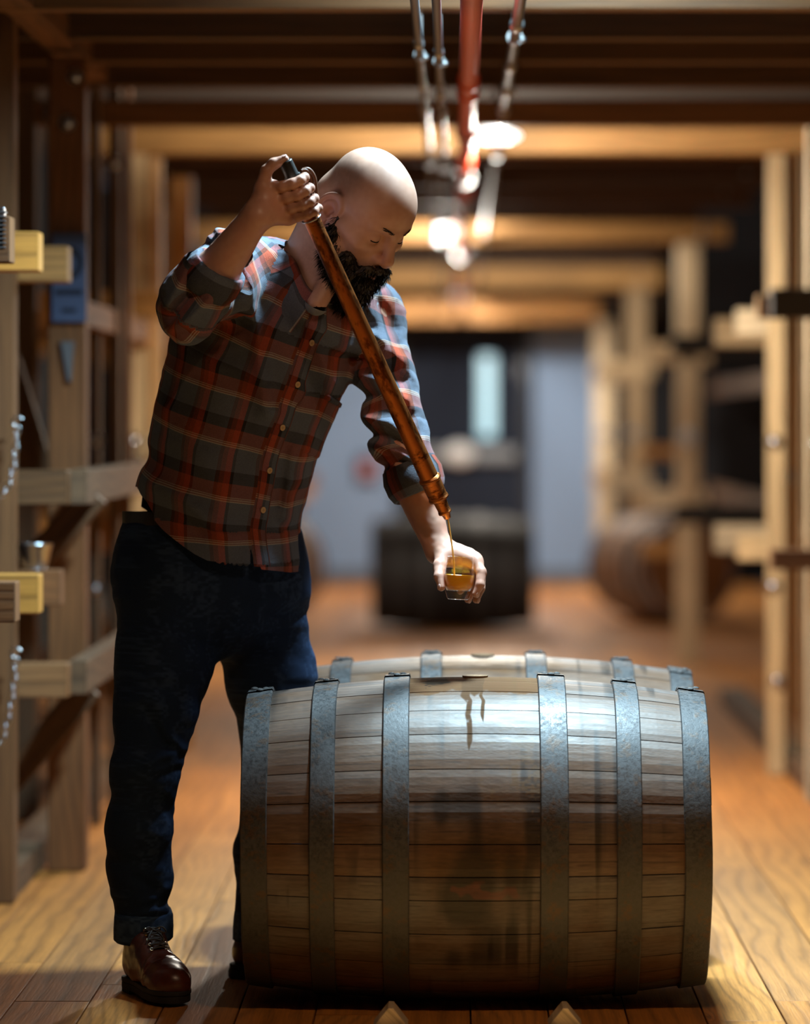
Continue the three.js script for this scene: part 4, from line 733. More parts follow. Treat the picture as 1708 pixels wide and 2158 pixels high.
const foldAt = (p) => {
  let s = 0; const zx = p[0] * 8.0 / -p[2], zy = EYE + (p[1] - EYE) * 8.0 / -p[2];
  for (const f of folds) {
    let m = 1e9;
    for (let i = 0; i + 1 < f.pts.length; i++) { const [ax, ay] = f.pts[i], [bx, by] = f.pts[i + 1], ex = bx - ax, ey = by - ay, t = clamp(((zx - ax) * ex + (zy - ay) * ey) / (ex * ex + ey * ey), 0, 1), d = Math.hypot(zx - ax - ex * t, zy - ay - ey * t); if (d < m) m = d; }
    if (m < f.w * 3) s += f.amp * 1.8 * Math.exp(-((m / f.w) ** 2));
  }
  return s;
};
const cuffR = elbowR.clone().lerp(wristR, 0.4), cuffL = elbowL.clone().lerp(wristL, 0.46);
const sleeveRB = [B(shR, elbowR, 0.08, 0.064), B(elbowR, cuffR, 0.064, 0.054)], sleeveLB = [B(shL, elbowL.clone().lerp(shL, 0.45), 0.066, 0.06), B(elbowL.clone().lerp(shL, 0.45), elbowL, 0.06, 0.06), B(elbowL, cuffL, 0.06, 0.054)];
const slR = limb(sleeveRB, 0.02), slL = limb(sleeveLB, 0.02);
const shirtField = (p) => {
  let d = torsoSdf(p); const r = slR(p), l = slL(p);
  const yoke = Math.min(cone(p, B(at(600, 600, 8.09), shR, 0.085, 0.07)), cone(p, B(at(690, 640, 8.12), shL, 0.075, 0.06)));
  d = smin(smin(smin(d, yoke, 0.05), r, 0.03), l, 0.03);
  const front = p[2] > -8.2 ? 1 : 0;
  if (Math.abs(d) < 0.06 && front) d -= foldAt(p);
  const arm = Math.min(r, l) < 0.03 ? 1 : 0.45;
  return d - arm * (0.004 * noise3(p[0] * 22, p[1] * 34, p[2] * 22) + 0.0022 * noise3(p[0] * 60, p[1] * 80, p[2] * 60)) - 0.0012 * noise3(p[0] * 15, p[1] * 15, p[2] * 15);
};
let shirtGeo = surfaceNets(shirtField, ...boxOf([...rings.map((r) => r.c), ...ends(sleeveRB), ...ends(sleeveLB)], 0.22), 0.0062, 1.6);
const hemTable = [[-180, -0.05], [-125, 0.02], [-100, 0.035], [-80, 0.02], [-62, -0.018], [-40, -0.058], [-14, -0.092], [-7, -0.098], [-4.5, -0.09], [-2.5, -0.035], [-0.5, -0.09], [3, -0.108], [30, -0.116], [58, -0.116], [75, -0.1], [95, -0.03], [120, 0.0], [180, -0.05]];
const table = (t, x) => { for (let i = 0; i + 1 < t.length; i++) if (x <= t[i + 1][0]) return lerp(t[i][1], t[i + 1][1], (x - t[i][0]) / (t[i + 1][0] - t[i][0])); return t[t.length - 1][1]; };
const angOf = (q) => Math.atan2(q.l / q.a, q.f / q.b) * 180 / Math.PI;
shirtGeo = clipGeo(shirtGeo, (p) => { const q = frameAt(p); if (q.v > 0.1) return -1; return table(hemTable, angOf(q)) - q.v; });
const neckDir = NT.clone().sub(NB).normalize();
shirtGeo = clipGeo(shirtGeo, (p) => { const q = V(p[0], p[1], p[2]).sub(NB), t = q.dot(neckDir), r = q.addScaledVector(neckDir, -t).length(); return t < -0.09 ? -1 : 0.071 + (t < 0 ? t * 0.45 : 0.02) - r; });
const past = (p, a, b) => { const d = b.clone().sub(a); return (V(p[0], p[1], p[2]).sub(b)).dot(d.normalize()); };
shirtGeo = clipGeo(shirtGeo, (p) => (slR(p) < 0.055 && past(p, elbowR, cuffR) > -0.03 ? past(p, elbowR, cuffR) : slL(p) < 0.055 && past(p, elbowL, cuffL) > -0.03 ? past(p, elbowL, cuffL) : -1));
const which = (c) => { const t = torsoSdf(c) - 0.012, r = slR(c), l = slL(c); return r < t && r < l ? 1 : l < t ? 2 : 0; };
const armUV = (bones) => (p) => {                          // round the arm and along it
  let best = 1e9, out = [0, 0], s0 = 0;
  for (const b of bones) {
    const d = b.b.clone().sub(b.a), len = d.length(); d.divideScalar(len);
    const q = V(p[0], p[1], p[2]).sub(b.a), t = q.dot(d), tc = clamp(t, 0, len), dist = q.clone().addScaledVector(d, -tc).length();
    if (dist < best) { best = dist; const s = d.clone().cross(V(0.3, 0.2, 1)).normalize(), o = s.clone().cross(d); out = [Math.atan2(q.dot(s), q.dot(o)) * 0.062, s0 + t]; }
    s0 += len;
  }
  return out;
};
const torsoUV = (p) => { const q = frameAt(p); return [Math.atan2(q.l / q.a, q.f / q.b) * 0.165 + 0.052, q.v + 0.03]; };
put('shirt', uvBy(pick(shirtGeo, (c) => which(c) === 0), torsoUV), shirtMat, null, 'red, slate and black plaid flannel shirt');
put('sleeve', uvBy(pick(shirtGeo, (c) => which(c) === 1), armUV(sleeveRB)), shirtMat, null, 'raised right sleeve');
put('sleeve', uvBy(pick(shirtGeo, (c) => which(c) === 2), armUV(sleeveLB)), shirtMat, null, 'lowered left sleeve');
// rolled cuffs: thick turned bands
function cuffGeo(a, c, r, w, bulge) {
  const d = c.clone().sub(a).normalize(), s = d.clone().cross(V(0.3, 0.2, 1)).normalize(), o = s.clone().cross(d), n = 72, prof = [[-w, 0.004], [-w * 0.98, 0.008], [-w * 0.5, 0.011 + bulge], [0, 0.009 + bulge], [w * 0.32, 0.006], [w * 0.36, 0.001], [w * 0.2, -0.005], [-w * 0.4, -0.006]];
  return gridGeo(n, prof.length - 1, (u, v) => { const k = Math.round(v * (prof.length - 1)), [t, h] = prof[k], A = u * 2 * Math.PI, wob = 0.0035 * noise3(Math.cos(A) * 2.2, Math.sin(A) * 2.2, k * 0.35 + r * 90) + 0.0015 * noise3(Math.cos(A) * 6, Math.sin(A) * 6, k * 0.8); return c.clone().addScaledVector(d, t + 0.006 * Math.sin(A + 1)).addScaledVector(s, Math.sin(A) * (r + h + wob)).addScaledVector(o, Math.cos(A) * (r + h + wob)); }, (u, v) => [u * 0.34, v * 0.075 + 0.02]);
}
put('cuff', cuffGeo(elbowR, cuffR, 0.05, 0.045, 0.002), shirtMat); put('cuff', cuffGeo(elbowL, cuffL, 0.0485, 0.05, 0.003), shirtMat);
// a point of the shirt front: ang degrees from the button line, v up the spine, lifted off the cloth
function onShirt(ang, v, lift = 0.003) {
  let i = 0; while (i + 2 < rings.length && rings[i + 1].v - V0 < v) i++;
  const A = rings[i], C = rings[i + 1], t = (v + V0 - A.v) / (C.v - A.v), a = ang * Math.PI / 180, c = A.c.clone().lerp(C.c, t), dir = A.L.clone().lerp(C.L, t).multiplyScalar(Math.sin(a) * lerp(A.a, C.a, t)).add(A.F.clone().lerp(C.F, t).multiplyScalar(Math.cos(a) * lerp(A.bf, C.bf, t)));
  let lo = 0.6, hi = 1.5; for (let k = 0; k < 22; k++) { const m = (lo + hi) / 2, p = c.clone().addScaledVector(dir, m); shirtField([p.x, p.y, p.z]) < 0 ? lo = m : hi = m; }
  return c.clone().addScaledVector(dir, lo).add(dir.clone().normalize().multiplyScalar(lift));
}
const strip = (a0, a1, v0, v1, lift, nu = 8, nv = 60) => gridGeo(nu, nv, (u, v) => { const e = (u === 0 || u === 1 || v === 0 || v === 1) ? -0.001 : lift; return onShirt(lerp(a0, a1, u), lerp(v0, v1, v), e); }, (u, v) => [lerp(a0, a1, u) * Math.PI / 180 * 0.165 + 0.06, lerp(v0, v1, v) + 0.045]);
const VTOP = rings[6].v - V0 - 0.004;
put('placket', strip(-2.2, 10.5, -0.1, VTOP, 0.0032), shirtMat, null, 'button placket down the front');
{ // chest pocket with a turned top edge
  const pv = rings[4].v - V0 - 0.02;
  put('pocket', strip(26, 66, pv - 0.13, pv, 0.0035, 16, 20), shirtMat); put('pocket_hem', strip(25.5, 66.5, pv - 0.012, pv + 0.004, 0.0065, 16, 4), shirtMat);
  for (const a of [-2.0, 10.2]) { const l = []; for (let i = 0; i <= 40; i++) l.push(onShirt(a + (a < 0 ? 1.2 : -1.2), lerp(-0.098, VTOP, i / 40), 0.0044)); put('stitching', tube(l, 0.0007, 80, 5), std(0.2, 0.06, 0.04, 0.9)); }
}
{ // buttons
  const b = lathe([[0.0001, 0.0012], [0.0028, 0.0012], [0.0038, 0.002], [0.0058, 0.0023], [0.0066, 0.0012], [0.006, 0], [0.0001, 0]], 28), holes = [-1, 1].flatMap((x) => [-1, 1].map((z) => new THREE.CylinderGeometry(0.0006, 0.0006, 0.0006, 8).translate(x * 0.0013, 0.0014, z * 0.0013)));
  const bm = std(0.62, 0.42, 0.22, 0.4), hm = std(0.05, 0.03, 0.02, 0.8), spots = [[618, 578], [630, 630], [618, 722], [592, 810], [571, 901], [554, 992], [522, 1076]];
  for (const [x, y] of spots) {
    const yy = at(x, y, 8.0).y; let lo = -0.15, hi = VTOP + 0.05; for (let k = 0; k < 24; k++) { const m = (lo + hi) / 2; onShirt(4.2, m).y < yy ? lo = m : hi = m; }
    const p = onShirt(4.2, Math.min(lo, VTOP), 0.0045), n = onShirt(4.2, Math.min(lo, VTOP), 0.02).sub(p), m = put('button', alongAxis(b.clone(), p, p.clone().add(n)), bm, null, 'tan button'), hh = part('thread_hole', alongAxis(merge(holes), p, p.clone().add(n)), hm, m);
  }
}
{ // collar: a stand round the neck folded over, with two points
  const up = neckDir, s0 = rings[6].L.clone().addScaledVector(up, -rings[6].L.dot(up)).normalize(), f0 = s0.clone().cross(up), C = NB.clone().addScaledVector(up, 0.012), open = 20;
  const cg = (a0, a1) => gridGeo(46, 12, (u, v) => {
    const deg = lerp(a0, a1, u), A = deg * Math.PI / 180, dir = s0.clone().multiplyScalar(Math.sin(A)).addScaledVector(f0, Math.cos(A)), front = sstep(80, 25, Math.abs(deg)), tip = sstep(58, open, Math.abs(deg));
    const base = C.clone().addScaledVector(up, -0.028 * front - 0.006), h = 0.036 - 0.008 * front, drop = 0.052 + 0.03 * tip, R = 0.073;
    if (v < 0.3) { const t = v / 0.3; return base.clone().addScaledVector(dir, R + 0.003 * t).addScaledVector(up, h * t); }
    if (v < 0.42) { const t = (v - 0.3) / 0.12 * Math.PI; return base.clone().addScaledVector(dir, R + 0.003 + 0.004 * (1 - Math.cos(t)) / 2 * 2).addScaledVector(up, h + 0.004 * Math.sin(t)); }
    const t = (v - 0.42) / 0.58, side = s0.clone().multiplyScalar(Math.cos(A)).addScaledVector(f0, -Math.sin(A)).multiplyScalar(Math.sign(deg) * 0.022 * tip * t);
    return base.clone().addScaledVector(dir, R + 0.011 + 0.03 * t + 0.008 * front * t * t + 0.004 * Math.sin(t * Math.PI)).addScaledVector(up, h - drop * t).add(side);
  }, (u, v) => [0.02 + v * 0.09, SETT - 0.003 - Math.min(u, 1 - u) * 0.4]);
  put('collar', cg(-open - 340 + 2 * open, -open), shirtMat, null, 'open shirt collar');
  // grey crew neck below
  const coreF = limb(coreB, 0.04), tee = (p) => Math.min(headField(p), coreF(p)) - 0.0045;
  let tg = surfaceNets(tee, [NB.x - 0.13, NB.y - 0.14, NB.z - 0.13], [NB.x + 0.13, NB.y + 0.06, NB.z + 0.16], 0.0045);
  tg = clipGeo(tg, (p) => { const q = V(p[0], p[1], p[2]).sub(NB), t = q.dot(up), fr = clamp(q.dot(f0) / 0.08, -1, 1); return t - 0.022 + 0.03 * fr; });
  tg = clipGeo(tg, (p) => -0.105 - V(p[0], p[1], p[2]).sub(NB).dot(up));
  put('undershirt', uvBy(tg, (p) => [p[0] + p[2], p[1]]), std(0.2, 0.21, 0.23, 0.95, 0, { bumpMap: flannelBump, bumpScale: 0.0008 }), null, 'grey crew neck undershirt');
}

// ---------------------------------------------------------------- jeans
const legRB = [B(at(345, 1250, 8.13), at(345, 1400, 8.09), 0.1, 0.094), B(at(345, 1400, 8.09), at(328, 1500, 8.05), 0.094, 0.08), B(at(328, 1500, 8.05), at(308, 1620, 8.02), 0.08, 0.066), B(at(308, 1620, 8.02), at(293, 1745, 8.03), 0.066, 0.064), B(at(293, 1745, 8.03), at(295, 1830, 8.05), 0.064, 0.06), B(at(295, 1830, 8.05), at(301, 1962, 8.065), 0.06, 0.054)];
const legLB = [B(at(538, 1255, 8.26), at(572, 1430, 8.28), 0.1, 0.09), B(at(572, 1430, 8.28), at(588, 1600, 8.35), 0.09, 0.07), B(at(588, 1600, 8.35), at(562, 1800, 8.32), 0.07, 0.064), B(at(562, 1800, 8.32), at(553, 1975, 8.28), 0.064, 0.055)];
const hipB = [B(at(440, 1130, 8.18), at(452, 1265, 8.18), 0.112, 0.12), B(at(362, 1140, 8.15), at(530, 1150, 8.22), 0.1, 0.1), B(at(352, 1220, 8.14), at(545, 1230, 8.25), 0.1, 0.1)];
const jfolds = [[[[330, 1475], [350, 1545], [385, 1580]], 0.007, 0.010], [[[300, 1490], [345, 1570], [382, 1585]], -0.006, 0.010], [[[310, 1610], [350, 1592], [385, 1580]], 0.006, 0.009], [[[330, 1640], [370, 1625], [376, 1622]], -0.005, 0.009], [[[300, 1900], [345, 1885], [355, 1870]], 0.006, 0.009], [[[290, 1850], [330, 1880], [352, 1905]], -0.006, 0.011], [[[300, 1925], [350, 1915]], 0.005, 0.008], [[[345, 1690], [362, 1720]], -0.005, 0.01], [[[470, 1330], [530, 1270], [620, 1260]], 0.005, 0.012], [[[480, 1350], [560, 1330], [640, 1320]], 0.005, 0.012], [[[560, 1300], [640, 1290]], -0.005, 0.012], [[[380, 1330], [440, 1370]], -0.006, 0.015], [[[300, 1430], [370, 1425]], 0.004, 0.01], [[[240, 1240], [250, 1330]], -0.004, 0.012]].map(([pts, amp, w]) => ({ pts: pts.map(([x, y]) => { const q = at(x, y, 8.0); return [q.x, q.y]; }), amp, w }));
const lf = limb(legRB, 0.03), ll = limb(legLB, 0.03), hp = limb(hipB, 0.06);
const jeansField = (p) => {
  let d = smin(smin(lf(p), hp(p), 0.05), smin(ll(p), hp(p), 0.05), 0.02);
  if (Math.abs(d) < 0.05 && p[2] > -8.3) { const zx = p[0] * 8 / -p[2], zy = EYE + (p[1] - EYE) * 8 / -p[2]; for (const f of jfolds) { let m = 1e9; for (let i = 0; i + 1 < f.pts.length; i++) { const [ax, ay] = f.pts[i], [bx, by] = f.pts[i + 1], ex = bx - ax, ey = by - ay, t = clamp(((zx - ax) * ex + (zy - ay) * ey) / (ex * ex + ey * ey), 0, 1); m = Math.min(m, Math.hypot(zx - ax - ex * t, zy - ay - ey * t)); } if (m < f.w * 3) d -= f.amp * Math.exp(-((m / f.w) ** 2)); } }
  return d - 0.003 * noise3(p[0] * 18, p[1] * 30, p[2] * 18) - 0.0015 * noise3(p[0] * 45, p[1] * 70, p[2] * 45);
};
let jeansGeo = surfaceNets(jeansField, ...boxOf([...ends(legRB), ...ends(legLB), ...ends(hipB)], 0.14), 0.007, 1.5);
jeansGeo = clipGeo(clipGeo(jeansGeo, (p) => p[1] - at(450, 1075, 8.15).y - (p[0] + 0.47) * 0.02), (p) => at(300, 1962, 8.06).y - p[1]);
const denim = makeTexture(512, 512, (u, v, i, j) => { const tw = ((i + j * 2) % 6) < 2 ? 1.35 : 0.82, n = 0.8 + 0.4 * hash(i, j, 12), worn = sstep(0.5, 0.85, noise2(u * 10, v * 6, 10, 6, 71) * 0.6 + noise2(u * 30, v * 60, 30, 60, 72) * 0.4); return [0.012, 0.027, 0.068].map((c, k) => (c * tw * n + worn * [0.02, 0.034, 0.062][k] * 0.8)); });
denim.repeat.set(3.4, 3.4);
const denimMat = new THREE.MeshPhysicalMaterial({ map: denim, bumpMap: flannelBump, bumpScale: 0.0006, roughness: 0.85, specularIntensity: 0.5 });
put('jeans', uvBy(jeansGeo, (p) => [(p[0] - p[2]) * 1, p[1]]), denimMat, null, 'dark indigo jeans');
function bandGeo(c0, c1, prof, n = 72, seed = 1) { const d = c1.clone().sub(c0).normalize(), s = d.clone().cross(V(0, 0, 1)).normalize(), o = s.clone().cross(d); return gridGeo(n, prof.length - 1, (u, v) => { const k = Math.round(v * (prof.length - 1)), [t, r] = prof[k], A = u * 2 * Math.PI, w = 0.0025 * noise3(Math.cos(A) * 2 + seed, Math.sin(A) * 2, k * 0.5); return c0.clone().addScaledVector(d, t).addScaledVector(s, Math.sin(A) * (r + w)).addScaledVector(o, Math.cos(A) * (r + w)); }, (u, v) => [u * 0.4, v * 0.12]); }
const hemProf = [[-0.012, 0.05], [-0.012, 0.058], [0.0, 0.0605], [0.024, 0.061], [0.046, 0.06], [0.05, 0.057], [0.05, 0.05], [0.03, 0.049]];
const cuffMat = denimMat.clone(); cuffMat.color.setRGB(2.1, 2.0, 1.8);   // the paler inside of the cloth
put('jeans_cuff', bandGeo(at(301, 1929, 8.06), at(303, 1990, 8.068), hemProf.map(([t, r]) => [t, r - 0.001])), cuffMat, null, 'turned up jeans cuff'); put('jeans_cuff', bandGeo(at(553, 1932, 8.285), at(553, 2000, 8.28), hemProf, 72, 4), cuffMat, null, 'turned up jeans cuff');
{ // dark leather belt with loops
  const bb = []; for (let i = 0; i <= 90; i++) { const A = (i / 90) * 2 * Math.PI, r = rings[2], c = at(448, 1098, 8.185), dir = V(Math.cos(fy), -0.03, -Math.sin(fy)).multiplyScalar(Math.sin(A)).add(V(Math.sin(fy), 0, Math.cos(fy)).multiplyScalar(Math.cos(A))); let lo = 0, hi = 0.3; for (let k = 0; k < 20; k++) { const m = (lo + hi) / 2, q = c.clone().addScaledVector(dir, m); jeansField([q.x, q.y, q.z]) < 0 ? lo = m : hi = m; } bb.push([c.clone().addScaledVector(dir, lo + 0.001), dir]); }
  put('belt', gridGeo(90, 3, (u, v) => { const [p, d] = bb[Math.round(u * 90)], t = [0, 0, 1, 1][Math.round(v * 3)]; return p.clone().addScaledVector(d, [0, 0.0035, 0.0035, 0][Math.round(v * 3)]).add(V(0, -0.018 + 0.034 * t, 0)); }, (u, v) => [u, v * 0.04]), std(0.025, 0.02, 0.017, 0.5), null, 'dark leather belt');
}

// ---------------------------------------------------------------- boots
const leather = makeTexture(256, 256, (u, v) => { const a = noise2(u * 30, v * 30, 30, 30, 81), b = noise2(u * 6, v * 6, 6, 6, 82), s = 0.7 + 0.3 * a; return [s * lerp(0.6, 1, b), s * lerp(0.45, 1, b), s * lerp(0.4, 1, b)]; });
leather.repeat.set(6, 6);
const leatherMat = new THREE.MeshPhysicalMaterial({ color: new THREE.Color().setRGB(0.14, 0.032, 0.014), map: leather, roughness: 0.36, clearcoat: 0.35, clearcoatRoughness: 0.35, bumpMap: leather, bumpScale: 0.0005 });
const rubber = std(0.018, 0.015, 0.014, 0.75), laceMat = std(0.06, 0.05, 0.045, 0.7), brass = std(0.6, 0.5, 0.36, 0.25, 1);
const bootB = [b3(0, 0.055, -0.085, 0, 0.06, -0.02, 0.037, 0.039), b3(0, 0.06, -0.02, 0.004, 0.052, 0.07, 0.039, 0.037), b3(0.004, 0.05, 0.07, 0.008, 0.043, 0.142, 0.04, 0.034), b3(0.012, 0.042, 0.1, 0.0, 0.04, 0.12, 0.042, 0.038), b3(0, 0.09, -0.064, 0, 0.19, -0.064, 0.041, 0.041), b3(0, 0.13, -0.04, 0, 0.085, 0.03, 0.038, 0.036)];
const bootF = (p) => { let d = 1; const q = [p[0], p[1], p[2]]; for (const b of bootB) d = smin(d, cone(q, b), 0.03); d = smax(d, 0.022 - p[1], 0.006); const cap = Math.abs(p[2] - 0.098 + 0.5 * p[0] * p[0] * 20); d += 0.0016 * Math.exp(-((cap / 0.0025) ** 2)); d -= 0.003 * Math.exp(-((((p[2] - 0.075) + 0.25 * (p[1] - 0.09)) / 0.006) ** 2)) * (p[1] > 0.06 ? 1 : 0); return d - 0.0008 * noise3(p[0] * 70, p[1] * 70, p[2] * 70); };
const bootUpper = uvBy(clipGeo(surfaceNets(bootF, [-0.07, 0, -0.15], [0.07, 0.25, 0.2], 0.0042), (p) => p[1] - 0.14), (p) => [p[2] + p[0] * 0.5, p[1] + p[0] * 0.5]);
const outline = (grow) => { const s = new THREE.Shape(), L = [[-0.128, 0], [-0.118, 0.026], [-0.09, 0.038], [-0.03, 0.036], [0.03, 0.041], [0.09, 0.05], [0.135, 0.044], [0.168, 0.024], [0.178, 0.002], [0.17, -0.02], [0.14, -0.035], [0.09, -0.04], [0.03, -0.036], [-0.03, -0.033], [-0.09, -0.037], [-0.118, -0.026]].map(([z, x]) => new THREE.Vector2((x) * grow, z + (grow - 1) * 0.05)); s.setFromPoints(new THREE.CatmullRomCurve3(L.map((q) => V(q.x, q.y, 0)), true).getPoints(80).map((q) => new THREE.Vector2(q.x, q.y))); return s; };
const flat = (g, y) => g.rotateX(Math.PI / 2).translate(0, y, 0);      // shape x -> x, shape y -> z, extruded downward
const welt = flat(new THREE.ExtrudeGeometry(outline(1.05), { depth: 0.006, bevelEnabled: true, bevelSize: 0.002, bevelThickness: 0.002, bevelSegments: 2 }), 0.03);
const soleG = flat(new THREE.ExtrudeGeometry(outline(1.02), { depth: 0.012, bevelEnabled: true, bevelSize: 0.002, bevelThickness: 0.002, bevelSegments: 2 }), 0.02);
const heelShape = new THREE.Shape([[-0.036, -0.045], [0.036, -0.045], [0.039, -0.09], [0.027, -0.12], [0, -0.13], [-0.027, -0.12], [-0.039, -0.09]].map(([x, z]) => new THREE.Vector2(x, z)));
const heelG = flat(new THREE.ExtrudeGeometry(heelShape, { depth: 0.014, bevelEnabled: true, bevelSize: 0.001, bevelThickness: 0.001, bevelSegments: 1 }), 0.015);
const bootTop = (z, x) => { let lo = 0.02, hi = 0.26; for (let k = 0; k < 20; k++) { const m = (lo + hi) / 2; bootF([x, m, z]) < 0 ? lo = m : hi = m; } return V(x, lo, z); };
const bootFace = (t, x, lift) => { const c = V(0, lerp(0.07, 0.14, t), lerp(0.04, -0.04, t)), d = V(x * 14, lerp(0.8, 0.15, t), lerp(0.55, 1, t)).normalize(); let lo = 0, hi = 0.12; for (let k = 0; k < 20; k++) { const m = (lo + hi) / 2, p = c.clone().addScaledVector(d, m); bootF([p.x, p.y, p.z]) < 0 ? lo = m : hi = m; } return c.addScaledVector(d, lo + lift); };
function makeBoot(pos, turn) {
  const b = part('boot', bootUpper, leatherMat, man, 'reddish brown leather lace-up boot'); b.position.copy(pos).sub(man.position); b.rotation.y = turn; b.scale.setScalar(0.93);
  part('welt', welt, rubber, b); part('sole', soleG, rubber, b); part('heel', heelG, rubber, b);
  part('tongue', gridGeo(6, 12, (u, v) => bootFace(lerp(0.05, 1.12, v), lerp(-0.02, 0.02, u), 0.0022)), std(0.1, 0.035, 0.02, 0.55), b);
  for (let k = 0; k < 5; k++) {
    const t = 0.08 + k * 0.22, l = bootFace(t, -0.027, 0.003), r = bootFace(t, 0.027, 0.003), l2 = bootFace(t + 0.2, -0.027, 0.004), r2 = bootFace(t + 0.2, 0.027, 0.004), mid = (a, c) => a.clone().lerp(c, 0.5).add(V(0, 0.004, 0.006));
    for (const e of [l, r]) part('eyelet', k < 3 ? new THREE.TorusGeometry(0.0035, 0.0013, 8, 16).lookAt(V(e.x * 2, 0.5, 0.6)).translate(e.x, e.y, e.z) : new THREE.SphereGeometry(0.0048, 12, 8).translate(e.x, e.y, e.z), brass, b);
    if (k < 4) { part('lace', tube([l, mid(l, r2), r2], 0.0019, 14, 6), laceMat, b); part('lace', tube([r, mid(r, l2).add(V(0, 0.002, 0.002)), l2], 0.0019, 14, 6), laceMat, b); }
    part('lace', tube([l, mid(l, r), r], 0.0019, 12, 6), laceMat, b);
  }
  const top = bootFace(0.95, 0, 0.008);
  for (const s of [-1, 1]) { part('lace', tube([top, top.clone().add(V(s * 0.016, 0.006, 0.012)), top.clone().add(V(s * 0.026, -0.006, 0.011)), top.clone().add(V(s * 0.016, -0.006, 0.01)), top], 0.0017, 24, 6), laceMat, b); part('lace', tube([top, top.clone().add(V(s * 0.014, -0.012, 0.016)), top.clone().add(V(s * 0.024, -0.04, 0.022))], 0.0017, 16, 6), laceMat, b); }
  return b;
}
const toeR = at(375, 2095, 7.9);
makeBoot(V(-0.613, 0.001, -8.01), 21 * Math.PI / 180);
makeBoot(V(at(553, 2060, 8.28).x + 0.05, 0.001, -8.27), 84 * Math.PI / 180);

// ---------------------------------------------------------------- whiskey thief, glass, whiskey
{
  const patina = makeTexture(512, 1024, (u, v) => { const a = noise2(u * 20, v * 80, 20, 80, 91), b = noise2(u * 6, v * 22, 6, 22, 92), c = noise2(u * 60, v * 240, 60, 240, 93), d = sstep(0.45, 0.75, b * 0.5 + a * 0.35 + c * 0.15); return [lerp(1, 0.3, d), lerp(1, 0.26, d), lerp(1, 0.24, d)]; });
  patina.repeat.set(1, 1);
  const copper = new THREE.MeshStandardMaterial({ color: new THREE.Color().setRGB(0.62, 0.2, 0.05), map: patina, roughness: 0.34, metalness: 0.85, bumpMap: patina, bumpScale: 0.0003 }), blackGrip = std(0.02, 0.018, 0.016, 0.4);
  const o = thing('whiskey_thief', 'long copper whiskey thief with a black handle, held slanting over the glass', 'whiskey thief', T0.clone());
  o.quaternion.setFromUnitVectors(V(0, -1, 0), TD);
  const lt = (prof) => lathe(prof.map(([s, r]) => [r, -s * TL]).reverse(), 40);
  part('tube', lt([[0.13, 0.0165], [0.2, 0.0165], [0.5, 0.0174], [0.8, 0.0186], [0.882, 0.019]]), copper, o);
  part('grip', lt([[0.0, 0.0001], [0.0, 0.011], [0.004, 0.0135], [0.04, 0.0138], [0.042, 0.0165], [0.132, 0.0168], [0.134, 0.0172], [0.137, 0.0172], [0.139, 0.0001]]), blackGrip, o, 'black handle');
  part('ferrule', lt([[0.88, 0.0188], [0.884, 0.0225], [0.89, 0.0228], [0.894, 0.0205], [0.935, 0.0195], [0.94, 0.021], [0.945, 0.021], [0.948, 0.0001]]), copper, o);
  part('nozzle', lt([[0.944, 0.0145], [0.955, 0.0135], [0.975, 0.0125], [0.98, 0.0138], [0.984, 0.0138], [0.987, 0.009], [1.0, 0.0068], [1.0, 0.003], [0.99, 0.003]]), copper, o);
  const inv = (p) => o.worldToLocal(p); o.updateMatrixWorld(true);
  const strapPts = P3([[637, 358, 7.705], [650, 356, 7.71], [662, 370, 7.715], [667, 400, 7.72], [668, 440, 7.73], [664, 466, 7.745]]).map(inv);
  part('strap', tube(strapPts, 0.0034, 40, 8), std(0.16, 0.06, 0.025, 0.5), o, 'brown leather wrist strap'); part('strap', tube(strapPts.map((p, i) => p.clone().add(V([-0.002, -0.004, -0.007, -0.008, -0.006, -0.002][i], 0, 0.004))), 0.003, 40, 8), std(0.16, 0.06, 0.025, 0.5), o, 'brown leather wrist strap');
  part('ring', new THREE.TorusGeometry(0.0062, 0.0013, 8, 20).translate(...inv(at(664, 464, 7.742)).toArray()), brass, o);
  part('ring', new THREE.TorusGeometry(0.0185, 0.0018, 8, 32).rotateX(Math.PI / 2).translate(0, -0.128, 0), steel, o);
}
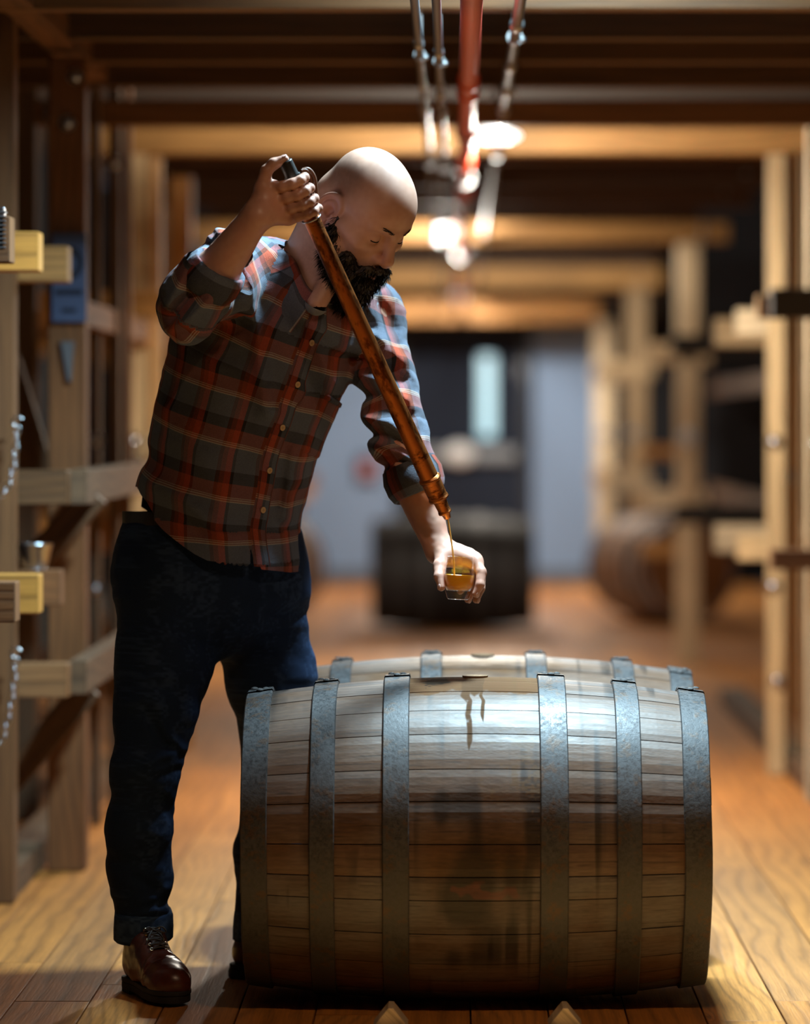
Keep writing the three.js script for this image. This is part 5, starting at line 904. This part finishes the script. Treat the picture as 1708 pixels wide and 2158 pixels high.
{
  const axis = GT.clone().sub(GB), hgt = axis.length(), o = thing('whiskey_glass', 'small clear tasting glass held in the left hand over the barrels', 'glass', GB.clone());
  o.quaternion.setFromUnitVectors(V(0, 1, 0), axis.clone().normalize());
  const k = hgt / 0.085, out = [[0.0, 0.0], [0.02, 0.0], [0.0222, 0.002], [0.0255, 0.012], [0.0305, 0.026], [0.0322, 0.04], [0.0315, 0.052], [0.0288, 0.068], [0.0268, 0.085]], inn = [[0.0256, 0.085], [0.0276, 0.068], [0.0302, 0.052], [0.0309, 0.04], [0.0292, 0.028], [0.024, 0.0175], [0.0, 0.0165]];
  const glass = new THREE.MeshPhysicalMaterial({ color: 0xffffff, transmission: 1, thickness: 0, roughness: 0.02, ior: 1.45, specularIntensity: 1 });
  part('bowl', lathe([...out, [0.0262, 0.0858], ...inn].map(([r, y]) => [Math.max(r, 0.0001), y * k]), 64), glass, o);
  const w = thing('whiskey', 'amber whiskey filling half of the tasting glass', 'whiskey', GB.clone()); w.quaternion.copy(o.quaternion);
  const liquid = new THREE.MeshPhysicalMaterial({ color: new THREE.Color().setRGB(1, 0.47, 0.03), transmission: 0.15, thickness: 0.03, roughness: 0.05, ior: 1.36, attenuationColor: new THREE.Color().setRGB(0.95, 0.45, 0.06), attenuationDistance: 0.06 });
  part('liquid', lathe([[0.0001, 0.018], [0.0235, 0.019], [0.0286, 0.0285], [0.0303, 0.04], [0.03, 0.0495], [0.029, 0.0485], [0.0001, 0.0482]].map(([r, y]) => [r, y * k]), 64), liquid, w);
  const amber = new THREE.MeshPhysicalMaterial({ color: new THREE.Color().setRGB(0.95, 0.62, 0.2), transmission: 0.5, thickness: 0.003, roughness: 0.08, ior: 1.36 });
  tag(part('whiskey_stream', tube(P3([[944, 1090, 7.957], [948, 1115, 7.958], [953, 1150, 7.96], [957, 1185, 7.962], [958, 1213, 7.963]]), 0.0019, 40, 10), amber), 'thin amber stream of whiskey running from the thief into the glass', 'whiskey');
}

scene.traverse((o) => { if (o.isMesh) { o.castShadow = true; o.receiveShadow = true; } });
renderer.render(scene, camera);
